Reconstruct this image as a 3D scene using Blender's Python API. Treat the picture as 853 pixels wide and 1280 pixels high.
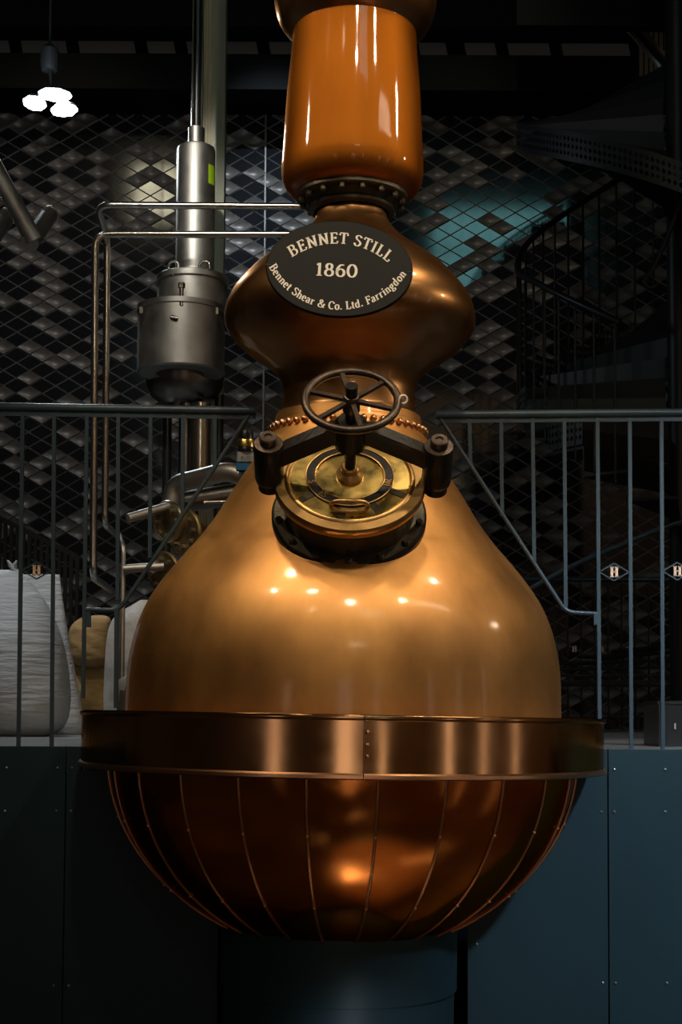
import bpy, math, random
from mathutils import Vector, Matrix
R = math.radians
PI = math.pi
random.seed(7)
for o in list(bpy.data.objects):
    bpy.data.objects.remove(o)
SC = bpy.context.scene
COL = SC.collection

# ------------------------------------------------------------------ camera
F = 1777.0                    # focal length in pixels of the 853 x 1280 frame
CAM = Vector((0.0, -4.63, 1.60))
PITCH, ROLL, SHIFT = R(3.3), R(0.3), 150.0
fw = Vector((0, math.cos(PITCH), math.sin(PITCH)))
rt0 = Vector((1, 0, 0))
up0 = Vector((0, -math.sin(PITCH), math.cos(PITCH)))
rt = rt0 * math.cos(ROLL) + up0 * math.sin(ROLL)
up = up0 * math.cos(ROLL) - rt0 * math.sin(ROLL)
cd = bpy.data.cameras.new('camera')
cd.sensor_fit = 'VERTICAL'
cd.sensor_height = 36.0
cd.lens = F * 36.0 / 1280.0
cd.shift_y = SHIFT / 1280.0
cd.clip_end = 100
cam = bpy.data.objects.new('camera', cd)
COL.objects.link(cam)
m = Matrix((rt, up, -fw)).transposed().to_4x4()
m.translation = CAM
cam.matrix_world = m
SC.camera = cam


def ray(px, py):
    return fw + rt * ((px - 426.5) / F) + up * ((640 + SHIFT - py) / F)


def at(px, py, Y):
    """pixel -> point on the vertical plane y = Y (metres)"""
    d = ray(px, py)
    return CAM + d * ((Y - CAM.y) / d.y)


def ppm(Y):
    return F / (Y - CAM.y)


# ------------------------------------------------------------------ world, exposure, lights
w = bpy.data.worlds.new('world')
SC.world = w
w.use_nodes = True
bg = w.node_tree.nodes['Background']
bg.inputs[0].default_value = (0.30, 0.36, 0.42, 1)
bg.inputs[1].default_value = 0.006
vs = SC.view_settings
vs.view_transform = 'Standard'
vs.look = 'None'
vs.gamma = 1.0
vs.exposure = 0.0
vs.use_curve_mapping = False


def spot(name, loc, target, power, color, size=R(50), blend=0.6, radius=0.06):
    l = bpy.data.lights.new(name, 'SPOT')
    l.energy = power
    l.color = color
    l.spot_size = size
    l.spot_blend = blend
    l.shadow_soft_size = radius
    o = bpy.data.objects.new(name, l)
    COL.objects.link(o)
    o.location = loc
    o.rotation_euler = (Vector(target) - Vector(loc)).to_track_quat('-Z', 'Y').to_euler()
    return o


def area(name, loc, target, power, color, sx, sy):
    l = bpy.data.lights.new(name, 'AREA')
    l.shape = 'RECTANGLE'
    l.size = sx
    l.size_y = sy
    l.energy = power
    l.color = color
    o = bpy.data.objects.new(name, l)
    COL.objects.link(o)
    o.location = loc
    o.rotation_euler = (Vector(target) - Vector(loc)).to_track_quat('-Z', 'Y').to_euler()
    return o


WARM = (1.0, 0.80, 0.56)
COOL = (0.72, 0.88, 1.0)
# warm accent spots on the hall ceiling, aimed at the still
for (lx, ly, lz, pw_) in ((-3.2, -2.7, 7.0, 300), (-1.5, -3.6, 7.0, 260), (0.4, -5.0, 7.0, 420), (3.1, -4.0, 7.0, 320), (3.5, -0.9, 7.0, 240), (5.8, -0.2, 4.4, 160)):
    spot('still_spot', (lx, ly, lz), (0, -0.2, 2.75), pw_ * 0.85, WARM, R(23), 0.6, 0.14)
# added overhead spots, brightening the shoulder of the pot
for (lx, ly, pw_) in ((-2.3, -1.7, 420), (2.1, -1.5, 340)):
    spot('still_spot', (lx, ly, 8.2), (lx * .08, -0.35, 2.05), pw_, WARM, R(11), 0.7, 0.2)
# added narrow spots, brightening the sides of the column
for (lx, ly, pw_) in ((-6.4, -1.2, 420), (6.2, -1.4, 330)):
    spot('still_spot', (lx, ly, 6.8), (0, 0, 3.65), pw_, WARM, R(11), 0.6, 0.2)
# pool of light on the floor before the still
spot('floor_spot', (0.4, -2.6, 6.8), (0.35, -1.10, 0), 2400, WARM, R(12), 1.0, 0.04)
spot('floor_spot', (0.3, -7.0, 9.0), (0.2, -6.0, 0), 2500, (1, .88, .78), R(18), 0.9, 0.05)
# added low fill, brightening the plinth
spot('plinth_fill', (0.55, -2.6, 0.3), (0.1, -0.37, 0.55), 60, COOL, R(15), 0.8, 0.04)
# cool flood on the right-hand fascia and railing
spot('flood_spot', (2.3, -3.4, 4.2), (1.3, 0.1, 1.35), 820, COOL, R(34), 1.0, 0.15)
# spots added to brighten the sacks, vessel, flanges and angled pipe
spot('fill_spot', (-2.6, 0.55, 6.6), (-1.45, 2.4, 1.9), 420, (0.92, 0.96, 1.0), R(26), 0.8, 0.12)
spot('fill_spot', (-2.3, -4.4, 7.0), (-0.78, 2.5, 4.3), 900, (1.0, 0.94, 0.84), R(10), 0.8, 0.12)
spot('fill_spot', (-0.9, -2.2, 7.0), (-0.85, 2.4, 3.6), 420, (1.0, 0.92, 0.80), R(24), 0.8, 0.12)
spot('fill_spot', (-2.6, -2.0, 6.2), (-0.86, 0.95, 2.25), 260, (1.0, .92, .8), R(8), 0.8, 0.1)
spot('fill_spot', (-3.6, -1.0, 6.6), (-1.8, 2.8, 4.5), 260, (1.0, .90, .78), R(9), 0.8, 0.1)
# hall spots reaching over to the tiled wall
for (lx, tx, tz, pw_, c_, an) in ((-3.0, -2.2, 5.2, 460, (1, .86, .74), 24), (0.3, -0.72, 5.9, 3000, (.74, .87, 1.0), 11), (0.6, 1.0, 5.6, 260, (1, .90, .72), 20), (-1.6, -1.6, 3.4, 130, (.9, .95, 1.0), 30), (1.6, 1.4, 3.2, 100, (.9, .95, 1.0), 26)):
    spot('wall_spot', (lx, 1.0, 10.2), (tx, 7.4, tz), pw_, c_, R(an), 1.0, 0.08)
# added fill hidden on top of the beam, brightening the panels behind it
area('panel_fill', (0, 7.5, 7.42), (0, 8.3, 8.1), 3.5, (1.0, .95, .85), 13, 0.08)
# added wash over the entrance and right-hand walls, for the copper to reflect
area('reflection_wash', (2.2, -10.2, 9.0), (2.2, -12.0, 4.0), 150, WARM, 8, 0.4)
area('reflection_wash', (6.6, -3.0, 7.0), (8.0, -3.0, 3.0), 130, WARM, 0.4, 8)

# ------------------------------------------------------------------ materials
MATS = {}


def mat(name, col, metal=0.0, rough=0.5, coat=0.0, coat_rough=0.1, var=0.0, vscale=6.0, col2=None,
        bump=0.0, bscale=30.0, stretch=(1, 1, 1), emit=None, estr=0.0, rvar=0.0, spec=0.5, tint=None):
    if name in MATS:
        return MATS[name]
    M = bpy.data.materials.new(name)
    M.use_nodes = True
    nt = M.node_tree
    b = nt.nodes['Principled BSDF']
    b.inputs['Base Color'].default_value = (*col, 1)
    b.inputs['Metallic'].default_value = metal
    b.inputs['Roughness'].default_value = rough
    b.inputs['Specular IOR Level'].default_value = spec
    b.inputs['Coat Weight'].default_value = coat
    b.inputs['Coat Roughness'].default_value = coat_rough
    if tint:
        b.inputs['Specular Tint'].default_value = (*tint, 1)
    if emit:
        b.inputs['Emission Color'].default_value = (*emit, 1)
        b.inputs['Emission Strength'].default_value = estr
    if var or bump or rvar:
        tc = nt.nodes.new('ShaderNodeTexCoord')
        mp = nt.nodes.new('ShaderNodeMapping')
        mp.inputs['Scale'].default_value = stretch
        nt.links.new(tc.outputs['Object'], mp.inputs['Vector'])
    if var or rvar:
        n = nt.nodes.new('ShaderNodeTexNoise')
        n.inputs['Scale'].default_value = vscale
        n.inputs['Detail'].default_value = 5
        n.inputs['Roughness'].default_value = 0.62
        nt.links.new(mp.outputs[0], n.inputs['Vector'])
        if var:
            rp = nt.nodes.new('ShaderNodeValToRGB')
            c2 = col2 or tuple(c * 0.45 for c in col)
            rp.color_ramp.elements[0].position = 0.5 - 0.5 * (1 - var) * 0.6
            rp.color_ramp.elements[1].position = 0.5 + 0.5 * (1 - var) * 0.6
            rp.color_ramp.elements[0].color = (*c2, 1)
            rp.color_ramp.elements[1].color = (*col, 1)
            nt.links.new(n.outputs['Fac'], rp.inputs['Fac'])
            nt.links.new(rp.outputs['Color'], b.inputs['Base Color'])
        if rvar:
            mr = nt.nodes.new('ShaderNodeMapRange')
            mr.inputs['From Min'].default_value = 0.3
            mr.inputs['From Max'].default_value = 0.7
            mr.inputs['To Min'].default_value = max(0.02, rough - rvar)
            mr.inputs['To Max'].default_value = rough + rvar
            nt.links.new(n.outputs['Fac'], mr.inputs['Value'])
            nt.links.new(mr.outputs[0], b.inputs['Roughness'])
    if bump:
        n2 = nt.nodes.new('ShaderNodeTexNoise')
        n2.inputs['Scale'].default_value = bscale
        n2.inputs['Detail'].default_value = 3
        nt.links.new(mp.outputs[0], n2.inputs['Vector'])
        bp = nt.nodes.new('ShaderNodeBump')
        bp.inputs['Strength'].default_value = bump
        bp.inputs['Distance'].default_value = 0.02
        nt.links.new(n2.outputs['Fac'], bp.inputs['Height'])
        nt.links.new(bp.outputs[0], b.inputs['Normal'])
        if coat:
            nt.links.new(bp.outputs[0], b.inputs['Coat Normal'])
    MATS[name] = M
    return M


copper_body = mat('lacquered_copper', tint=(.85, .55, .3), col=(0.74, 0.39, 0.130), metal=1.0, rough=0.49, coat=0.5, coat_rough=0.12, var=0.4, vscale=3.2, stretch=(1, 1, .6), col2=(0.46, 0.225, 0.075), bump=0.05, bscale=9, rvar=0.05)
copper_col = mat('orange_copper', tint=(.8, .42, .18), col=(0.36, 0.122, 0.013), metal=1.0, rough=0.56, coat=0.5, coat_rough=0.06, var=0.3, vscale=3.0, col2=(0.20, 0.052, 0.005), bump=0.04, bscale=6, stretch=(1, 1, .35), rvar=0.06)
copper_bulb = mat('brown_copper', tint=(.75, .45, .25), col=(0.44, 0.235, 0.095), metal=1.0, rough=0.36, coat=0.5, coat_rough=0.07, var=0.25, vscale=3.0, col2=(0.29, 0.14, 0.052), bump=0.04, bscale=9, rvar=0.05)
copper_band = mat('polished_copper_band', tint=(.8, .5, .32), col=(0.63, 0.345, 0.175), metal=1.0, rough=0.15, var=0.2, vscale=4.0, col2=(0.46, 0.25, 0.10), bump=0.03, bscale=5, rvar=0.05)
copper_gore = mat('polished_copper_sheet', tint=(.55, .26, .14), col=(0.76, 0.28, 0.075), metal=1.0, rough=0.15, var=0.3, vscale=3.5, col2=(0.50, 0.15, 0.03), bump=0.30, bscale=2.2, rvar=0.05)
rib_copper = mat('dull_rib_copper', (0.38, 0.185, 0.095), 1.0, 0.40)
copper_edge = mat('copper_seam', (0.78, 0.42, 0.22), 1.0, 0.30)
iron = mat('black_iron', (0.022, 0.021, 0.020), 0.6, 0.42, var=0.3, vscale=14, col2=(0.015, 0.014, 0.013), bump=0.10, bscale=60)
iron_worn = mat('worn_iron', (0.16, 0.12, 0.09), 0.9, 0.38, var=0.3, vscale=18, col2=(0.05, 0.04, 0.035), bump=0.08, bscale=70)
bronze = mat('dark_bronze', (0.13, 0.11, 0.075), 0.8, 0.42, var=0.3, vscale=14, col2=(0.04, 0.04, 0.03), bump=0.08, bscale=50)
brass = mat('aged_brass', (0.80, 0.56, 0.17), 1.0, 0.30, var=0.4, vscale=9, col2=(0.34, 0.28, 0.10), bump=0.04, bscale=25, rvar=0.08)
pale_rim = mat('pale_nickel_brass', (0.62, 0.55, 0.40), 1.0, 0.3)
dull_brass = mat('dull_brass', (0.58, 0.45, 0.21), 1.0, 0.42, var=0.4, vscale=14, col2=(0.22, 0.18, 0.10))
brass_rim = mat('brass_rim', (0.72, 0.44, 0.17), 1.0, 0.36, var=0.3, vscale=12, col2=(0.42, 0.26, 0.10))
plaque_black = mat('plaque_black', (0.004, 0.0036, 0.0035), 0.0, 0.5, spec=0.16, var=0.3, vscale=10, col2=(0.003, 0.0027, 0.0025))
letter_white = mat('letter_cream', (0.82, 0.76, 0.68), 0.0, 0.6)
steel = mat('brushed_stainless', (0.50, 0.49, 0.46), 1.0, 0.46, var=0.3, vscale=7, col2=(0.34, 0.33, 0.31), rvar=0.08)
steel_pol = mat('polished_stainless', (0.62, 0.59, 0.54), 1.0, 0.20)
steel_dark = mat('dark_stainless', (0.20, 0.19, 0.18), 1.0, 0.30)
black_gloss = mat('black_gloss', (0.012, 0.013, 0.014), 0.0, 0.25)
rail_paint = mat('blue_grey_rail_paint', (0.028, 0.055, 0.078), 0.0, 0.36, var=0.2, vscale=8, col2=(0.020, 0.040, 0.058))
panel_paint = mat('petrol_blue_panel', (0.014, 0.036, 0.048), 0.0, 0.45, spec=0.2, var=0.35, vscale=1.6, col2=(0.012, 0.030, 0.040), bump=0.01, bscale=4)
screw_mat = mat('screw_steel', (0.30, 0.34, 0.36), 1.0, 0.35)
floor_grey = mat('platform_grey', (0.20, 0.21, 0.21), 0.0, 0.55, var=0.4, vscale=3, col2=(0.11, 0.11, 0.11))
hall_floor = mat('hall_floor', (0.22, 0.15, 0.09), 0.0, 0.14, spec=0.8, var=0.4, vscale=1.2, col2=(0.13, 0.09, 0.06))
hall_wall = mat('hall_wall', (0.30, 0.22, 0.15), 0.0, 0.8)
hall_dark = mat('hall_wall_dark', (0.10, 0.075, 0.055), 0.0, 0.7)
black_ceiling = mat('black_ceiling', (0.012, 0.013, 0.014), 0.0, 0.7)
beam_mat = mat('black_beam', (0.003, 0.0035, 0.004), 0.0, 0.6, spec=0.1)
ceil_panel = mat('grey_ceiling_panel', (0.13, 0.13, 0.125), 0.0, 0.7)
tile_flat = mat('gloss_black_tile', (0.012, 0.013, 0.015), 0.0, 0.07, spec=0.6, var=0.2, vscale=20, col2=(0.008, 0.009, 0.011))
tile_dish = mat('graphite_tile', (0.13, 0.118, 0.108), 0.25, 0.42, var=0.2, vscale=12, col2=(0.10, 0.09, 0.083))
tile_rim = mat('tile_rim_metal', (0.36, 0.345, 0.33), 0.2, 0.4)
tile_joint = mat('wall_joint', (0.16, 0.155, 0.15), 0.3, 0.5)
sack_white = mat('woven_white_sack', (0.52, 0.53, 0.54), 0.0, 0.6, var=0.3, vscale=5, col2=(0.40, 0.41, 0.42), bump=0.5, bscale=9, stretch=(1, 1, 6))
sack_clear = mat('creased_white_plastic', (0.55, 0.54, 0.52), 0.0, 0.4, bump=1.0, bscale=9)
hessian = mat('hessian', (0.36, 0.23, 0.09), 0.0, 0.9, var=0.4, vscale=9, col2=(0.22, 0.13, 0.045), bump=0.4, bscale=12, stretch=(1, 1, 3))
stair_black = mat('black_cast_iron', (0.006, 0.0065, 0.007), 0.0, 0.45, spec=0.3)
stair_filigree = mat('cast_iron_filigree', (0.016, 0.019, 0.022), 0.2, 0.4)
lime = mat('lime_sticker', (0.45, 0.72, 0.02), 0.0, 0.5)
blue_plastic = mat('blue_plastic', (0.02, 0.16, 0.40), 0.0, 0.4)
grey_plastic = mat('pale_grey_plastic', (0.36, 0.39, 0.41), 0.0, 0.45)
beige = mat('beige_metal', (0.48, 0.38, 0.25), 0.5, 0.45)
green_grey = mat('green_grey_metal', (0.28, 0.30, 0.24), 0.4, 0.4)
emblem_mat = mat('emblem_pale_copper', (0.80, 0.58, 0.45), 0.1, 0.45)
lamp_glass = mat('lamp_diffuser', (0.9, 0.95, 1.0), 0, 0.4, emit=(0.85, 0.95, 1.0), estr=40)
pale_pink = mat('pale_pink_plastic', (0.60, 0.48, 0.42), 0, 0.6)


GLOW = {'teal_daylight': mat('teal_daylight', (.1, .2, .2), emit=(.30, .78, .80), estr=5.0),
        'warm_daylight': mat('warm_daylight', (.2, .2, .1), emit=(1.0, .92, .62), estr=16),
        'streak_glow': mat('streak_glow', (.2, .2, .2), emit=(1.0, .82, .70), estr=1.6)}  # glow of the added panes that the copper mirrors


# ------------------------------------------------------------------ mesh helpers
class MB:
    def __init__(s):
        s.v, s.f = [], []

    def add(s, vs_, fs):
        k = len(s.v)
        s.v += [tuple(p) for p in vs_]
        s.f += [tuple(i + k for i in f) for f in fs]
        return s

    def box(s, c, size, rot=None):
        c = Vector(c)
        hx, hy, hz = size[0] / 2, size[1] / 2, size[2] / 2
        P = [Vector((x, y, z)) for x in (-hx, hx) for y in (-hy, hy) for z in (-hz, hz)]
        if rot is not None:
            P = [rot @ p for p in P]
        return s.add([c + p for p in P], [(0, 1, 3, 2), (4, 6, 7, 5), (0, 4, 5, 1), (2, 3, 7, 6), (0, 2, 6, 4), (1, 5, 7, 3)])

    def bar(s, a, b, wx, wy, hint=Vector((0, 1, 0))):
        a, b = Vector(a), Vector(b)
        z = (b - a).normalized()
        y = (hint - z * hint.dot(z)).normalized()
        x = y.cross(z)
        rot = Matrix((x, y, z)).transposed()
        return s.box((a + b) / 2, (wx, wy, (b - a).length), rot)

    def tube(s, path, r, seg=12, caps=True, closed=False):
        P = [Vector(p) for p in path]
        n = len(P)
        rs = r if isinstance(r, (list, tuple)) else [r] * n
        T = []
        for i in range(n):
            a = P[i - 1] if (i > 0 or closed) else P[i]
            b = P[(i + 1) % n] if (i < n - 1 or closed) else P[i]
            T.append((b - a).normalized())
        h = Vector((0, 0, 1)) if abs(T[0].z) < 0.9 else Vector((1, 0, 0))
        nrm = (h - T[0] * h.dot(T[0])).normalized()
        vs_ = []
        for i in range(n):
            nrm = (nrm - T[i] * nrm.dot(T[i])).normalized()
            bn = T[i].cross(nrm)
            for k in range(seg):
                a = 2 * PI * k / seg
                vs_.append(P[i] + (nrm * math.cos(a) + bn * math.sin(a)) * rs[i])
        fs = []
        for i in range(n if closed else n - 1):
            j = (i + 1) % n
            for k in range(seg):
                k2 = (k + 1) % seg
                fs.append((i * seg + k, i * seg + k2, j * seg + k2, j * seg + k))
        if caps and not closed:
            fs.append(tuple(range(seg))[::-1])
            fs.append(tuple((n - 1) * seg + k for k in range(seg)))
        return s.add(vs_, fs)

    def lathe(s, prof, seg=48, fr=None, a0=0.0, a1=2 * PI, closed_prof=False):
        """prof: list of (r, z).  fr: Matrix mapping local (x,y,z) to target"""
        fr = fr or Matrix.Identity(4)
        full = abs(a1 - a0 - 2 * PI) < 1e-6
        n = seg if full else seg + 1
        vs_, fs = [], []
        for (r, z) in prof:
            for k in range(n):
                a = a0 + (a1 - a0) * k / seg
                vs_.append(fr @ Vector((r * math.cos(a), r * math.sin(a), z)))
        m_ = len(prof)
        for i in range(m_ if closed_prof else m_ - 1):
            j = (i + 1) % m_
            for k in range(seg):
                k2 = (k + 1) % n
                fs.append((i * n + k, i * n + k2, j * n + k2, j * n + k))
        return s.add(vs_, fs)

    def poly(s, pts, depth):
        """extrude a planar polygon by a vector"""
        n = len(pts)
        depth = Vector(depth)
        P = [Vector(p) for p in pts]
        return s.add(P + [p + depth for p in P],
                     [tuple(range(n)), tuple(range(2 * n - 1, n - 1, -1))] + [(i, i + n, (i + 1) % n + n, (i + 1) % n) for i in range(n)])

    def mesh(s, name, material, smooth=None):
        me = bpy.data.meshes.new(name)
        me.from_pydata(s.v, [], s.f)
        me.update()
        import bmesh
        bm = bmesh.new()
        bm.from_mesh(me)
        bmesh.ops.recalc_face_normals(bm, faces=bm.faces)
        bm.to_mesh(me)
        bm.free()
        if smooth is not None:
            me.polygons.foreach_set('use_smooth', [True] * len(me.polygons))
            me.set_sharp_from_angle(angle=R(smooth))
        if material:
            me.materials.append(material)
        return me

    def build(s, name, material, parent=None, smooth=None):
        return link(name, s.mesh(name, material, smooth), parent)


def link(name, me, parent=None, M=None):
    o = bpy.data.objects.new(name, me)
    COL.objects.link(o)
    if parent is not None:
        o.parent = parent
    if M is not None:
        o.matrix_local = M
    return o


def empty(name, loc=(0, 0, 0), parent=None):
    o = bpy.data.objects.new(name, None)
    COL.objects.link(o)
    o.location = loc
    o.empty_display_size = 0.1
    if parent is not None:
        o.parent = parent
    return o


def tag(o, label, cat, group=None):
    o['label'] = label
    o['category'] = cat
    if group:
        o['group'] = group
    return o


def struct(o, label=None):
    o['kind'] = 'structure'
    if label:
        o['label'] = label
    return o


def spline(pts, n=8):
    """Catmull-Rom through points (tuples of any length)"""
    out = []
    for i in range(len(pts) - 1):
        p0 = pts[max(i - 1, 0)]
        p1, p2 = pts[i], pts[i + 1]
        p3 = pts[min(i + 2, len(pts) - 1)]
        for k in range(n):
            t = k / n
            out.append(tuple(0.5 * (2 * b + (c - a) * t + (2 * a - 5 * b + 4 * c - d) * t * t + (3 * b - a - 3 * c + d) * t ** 3)
                             for a, b, c, d in zip(p0, p1, p2, p3)))
    out.append(tuple(pts[-1]))
    return out


def rounded(pts, rad, n=6):
    P = [Vector(p) for p in pts]
    out = [P[0]]
    for i in range(1, len(P) - 1):
        a, b, c = P[i - 1], P[i], P[i + 1]
        r1 = min(rad, (a - b).length * 0.49, (c - b).length * 0.49)
        s_, e = b + (a - b).normalized() * r1, b + (c - b).normalized() * r1
        for k in range(n + 1):
            t = k / n
            out.append(s_ * (1 - t) ** 2 + b * 2 * t * (1 - t) + e * t * t)
    out.append(P[-1])
    return out


def torus(mb, c, n, Rr, r, seg=48, ts=10):
    n = Vector(n).normalized()
    h = Vector((0, 0, 1)) if abs(n.z) < 0.9 else Vector((1, 0, 0))
    x = (h - n * h.dot(n)).normalized()
    y = n.cross(x)
    mb.tube([Vector(c) + (x * math.cos(2 * PI * k / seg) + y * math.sin(2 * PI * k / seg)) * Rr for k in range(seg)], r, ts, closed=True)
    return mb


def frame(o, x, y, z):
    M = Matrix((Vector(x), Vector(y), Vector(z))).transposed().to_4x4()
    M.translation = Vector(o)
    return M


def axis_frame(o, n):
    n = Vector(n).normalized()
    h = Vector((0, 0, 1)) if abs(n.z) < 0.9 else Vector((1, 0, 0))
    x = (h - n * h.dot(n)).normalized()
    return frame(o, x, n.cross(x), n)


def disc_prof(r, z0, z1, bev=0.0):
    return [(0.0, z0), (r - bev, z0), (r, z0 + bev), (r, z1 - bev), (r - bev, z1), (0.0, z1)]


# ------------------------------------------------------------------ serif stroke lettering
def _arc(cx, cy, rx, ry, a0, a1, n=12):
    return [(cx + rx * math.cos(R(a0 + (a1 - a0) * k / n)), cy + ry * math.sin(R(a0 + (a1 - a0) * k / n))) for k in range(n + 1)]


def _ser(x, y, w_=0.15):
    return [(x - w_, y), (x + w_, y)]


GL = {
    'B': (0.74, [[(.17, 0), (.17, 1)], [(.02, .97), (.36, .97)] + _arc(.36, .755, .22, .215, 90, -90) + [(.17, .54)],
                 [(.17, .54), (.38, .54)] + _arc(.38, .285, .27, .255, 90, -90) + [(.02, .03)]]),
    'E': (0.68, [[(.17, 0), (.17, 1)], [(.02, .97), (.58, .97), (.58, .80)], [(.17, .52), (.46, .52)], [(.46, .42), (.46, .62)], [(.02, .03), (.60, .03), (.63, .22)]]),
    'N': (0.86, [[(.17, 0), (.17, .97)], [(.15, .97), (.70, .03)], [(.70, 0), (.70, 1)], _ser(.15, .97), _ser(.17, .03), _ser(.70, .97)]),
    'T': (0.72, [[(.36, 0), (.36, .97)], [(.04, .76), (.05, .97), (.67, .97), (.68, .76)], _ser(.36, .03, .17)]),
    'S': (0.60, [[(.50, .80), (.48, .90)] + spline([(.48, .90), (.30, .98), (.10, .86), (.14, .64), (.40, .47), (.53, .28), (.40, .06), (.20, .02), (.08, .12), (.06, .24)], 4)]),
    'I': (0.38, [[(.19, 0), (.19, 1)], _ser(.19, .97), _ser(.19, .03)]),
    'L': (0.64, [[(.17, 0), (.17, 1)], _ser(.17, .97), [(.02, .03), (.56, .03), (.59, .26)]]),
    'H': (0.86, [[(.19, 0), (.19, 1)], [(.67, 0), (.67, 1)], [(.19, .51), (.67, .51)], _ser(.19, .97, .17), _ser(.19, .03, .17), _ser(.67, .97, .17), _ser(.67, .03, .17)]),
    'C': (0.74, [[(.64, .72), (.64, .86)] + _arc(.40, .5, .31, .48, 50, 310, 18)]),
    'F': (0.62, [[(.17, 0), (.17, 1)], [(.02, .97), (.56, .97), (.57, .78)], [(.17, .52), (.44, .52)], [(.44, .42), (.44, .62)], _ser(.17, .03)]),
    'U': (0.80, [[(.17, .97), (.17, .3)] + _arc(.40, .3, .23, .28, 180, 360) + [(.63, .97)], _ser(.17, .97), _ser(.63, .97)]),
    'R': (0.76, [[(.17, 0), (.17, 1)], [(.02, .97), (.38, .97)] + _arc(.38, .745, .22, .225, 90, -90) + [(.17, .52)], [(.36, .52), (.68, .03)], _ser(.17, .03), [(.62, .03), (.74, .03)]]),
    '1': (0.52, [[(.27, 0), (.27, 1)], [(.27, .95), (.08, .84)], _ser(.27, .03, .19)]),
    '8': (0.72, [_arc(.36, .75, .20, .22, 0, 360, 20), _arc(.36, .27, .27, .25, 0, 360, 20)]),
    '6': (0.72, [_arc(.37, .31, .26, .29, 0, 360, 20), spline([(.60, .92), (.36, .90), (.15, .64), (.11, .34)], 5)]),
    '0': (0.76, [_arc(.38, .5, .30, .48, 0, 360, 24)]),
    '&': (0.86, [spline([(.80, .50), (.62, .12), (.36, .02), (.12, .12), (.12, .36), (.36, .56), (.52, .76), (.42, .96), (.24, .88), (.26, .66), (.52, .30), (.80, .03)], 4), [(.66, .50), (.86, .50)]]),
    '.': (0.28, [[(.14, .0), (.14, .15)]]),
    'e': (0.52, [[(.08, .36), (.46, .36)], _arc(.27, .33, .20, .31, 8, 310, 18)]),
    'n': (0.64, [[(.15, 0), (.15, .64)], [(.02, .62), (.15, .62)]  , [(.15, .48)] + _arc(.33, .44, .16, .18, 140, 0) + [(.49, 0)], _ser(.15, .03, .12), _ser(.49, .03, .12)]),
    't': (0.40, [[(.18, .86), (.18, .14)] + _arc(.28, .14, .10, .12, 180, 310, 6), [(.04, .62), (.36, .62)]]),
    'h': (0.64, [[(.15, 0), (.15, 1)], [(.02, .97), (.15, .97)], [(.15, .48)] + _arc(.33, .44, .16, .18, 140, 0) + [(.49, 0)], _ser(.15, .03, .12), _ser(.49, .03, .12)]),
    'a': (0.56, [spline([(.10, .52), (.22, .63), (.36, .58), (.40, .44)], 4) + [(.40, .06), (.52, .04)], spline([(.40, .38), (.16, .30), (.08, .14), (.20, .02), (.40, .14)], 4)]),
    'r': (0.48, [[(.15, 0), (.15, .64)], [(.02, .62), (.15, .62)], spline([(.15, .44), (.28, .60), (.42, .58)], 4), _ser(.15, .03, .13)]),
    'o': (0.58, [_arc(.29, .32, .21, .31, 0, 360, 20)]),
    'd': (0.64, [[(.46, 0), (.46, 1)], [(.34, .97), (.46, .97)], _arc(.28, .32, .19, .31, 30, 330, 16), [(.46, .03), (.58, .03)]]),
    'i': (0.32, [[(.16, 0), (.16, .64)], [(.03, .62), (.16, .62)], _ser(.16, .03, .13), [(.16, .80), (.16, .95)]]),
    'g': (0.58, [_arc(.26, .42, .17, .20, 0, 360, 16), _arc(.27, -.12, .22, .14, 0, 360, 16), [(.16, .24), (.14, .08), (.30, .02)], [(.40, .58), (.54, .62)]]),
    ' ': (0.36, []),
}


def text_width(t, track=0.06):
    return sum(GL[c][0] + track for c in t) - track


def glyph_polys(c, thick=0.17, thin=0.075):
    """each stroke as a strip of quads in glyph units"""
    quads = []
    for st in GL[c][1]:
        n = len(st)
        L, Rr = [], []
        for i in range(n):
            a, b = st[max(i - 1, 0)], st[min(i + 1, n - 1)]
            dx, dy = b[0] - a[0], b[1] - a[1]
            l = math.hypot(dx, dy) or 1
            w_ = (thin + (thick - thin) * abs(dy / l) ** 1.3) / 2
            L.append((st[i][0] - dy / l * w_, st[i][1] + dx / l * w_))
            Rr.append((st[i][0] + dy / l * w_, st[i][1] - dx / l * w_))
        for i in range(n - 1):
            quads.append((L[i], L[i + 1], Rr[i + 1], Rr[i]))
    return quads


def text_mesh(mb, t, size, place, track=0.06, thick=0.17, thin=0.075):
    """place(s, h) -> Vector; s = arc length along the baseline (centred), h = height above it"""
    W = text_width(t, track) * size
    x = -W / 2
    for c in t:
        for q in glyph_polys(c, thick, thin):
            # every glyph stays rigid: evaluate the frame at its centre
            xc = x + GL[c][0] * size / 2
            o = place(xc, 0)
            e = (place(xc + 1e-3, 0) - place(xc - 1e-3, 0)).normalized()
            u = (place(xc, 1e-3) - o).normalized()
            mb.add([o + e * (p[0] * size - GL[c][0] * size / 2) + u * (p[1] * size) for p in q], [(0, 1, 2, 3)])
        x += (GL[c][0] + track) * size


# ================================================================== THE SETTING
Y0 = 0.15           # plane of the platform edge, the fascia and the front railings
YW = 7.40           # tiled back wall
ZP = at(800, 937, Y0).z   # platform level
AX = at(429, 892, 0).x    # where the still's axis stands

mb = MB().box((0, -1.5, -0.05), (16, 21, 0.1))
struct(mb.build('floor', hall_floor))
mb = MB().box((0, -1.5, 16.05), (16, 21, 0.1))
struct(mb.build('ceiling', black_ceiling))
struct(MB().box((-8.05, -1.5, 8), (0.1, 21, 16)).build('wall_left', hall_dark))
struct(MB().box((8.05, -1.5, 8), (0.1, 21, 16)).build('wall_right', hall_wall))
struct(MB().box((0, -12.05, 8), (16.2, 0.1, 16)).build('wall_front', hall_wall))

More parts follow.
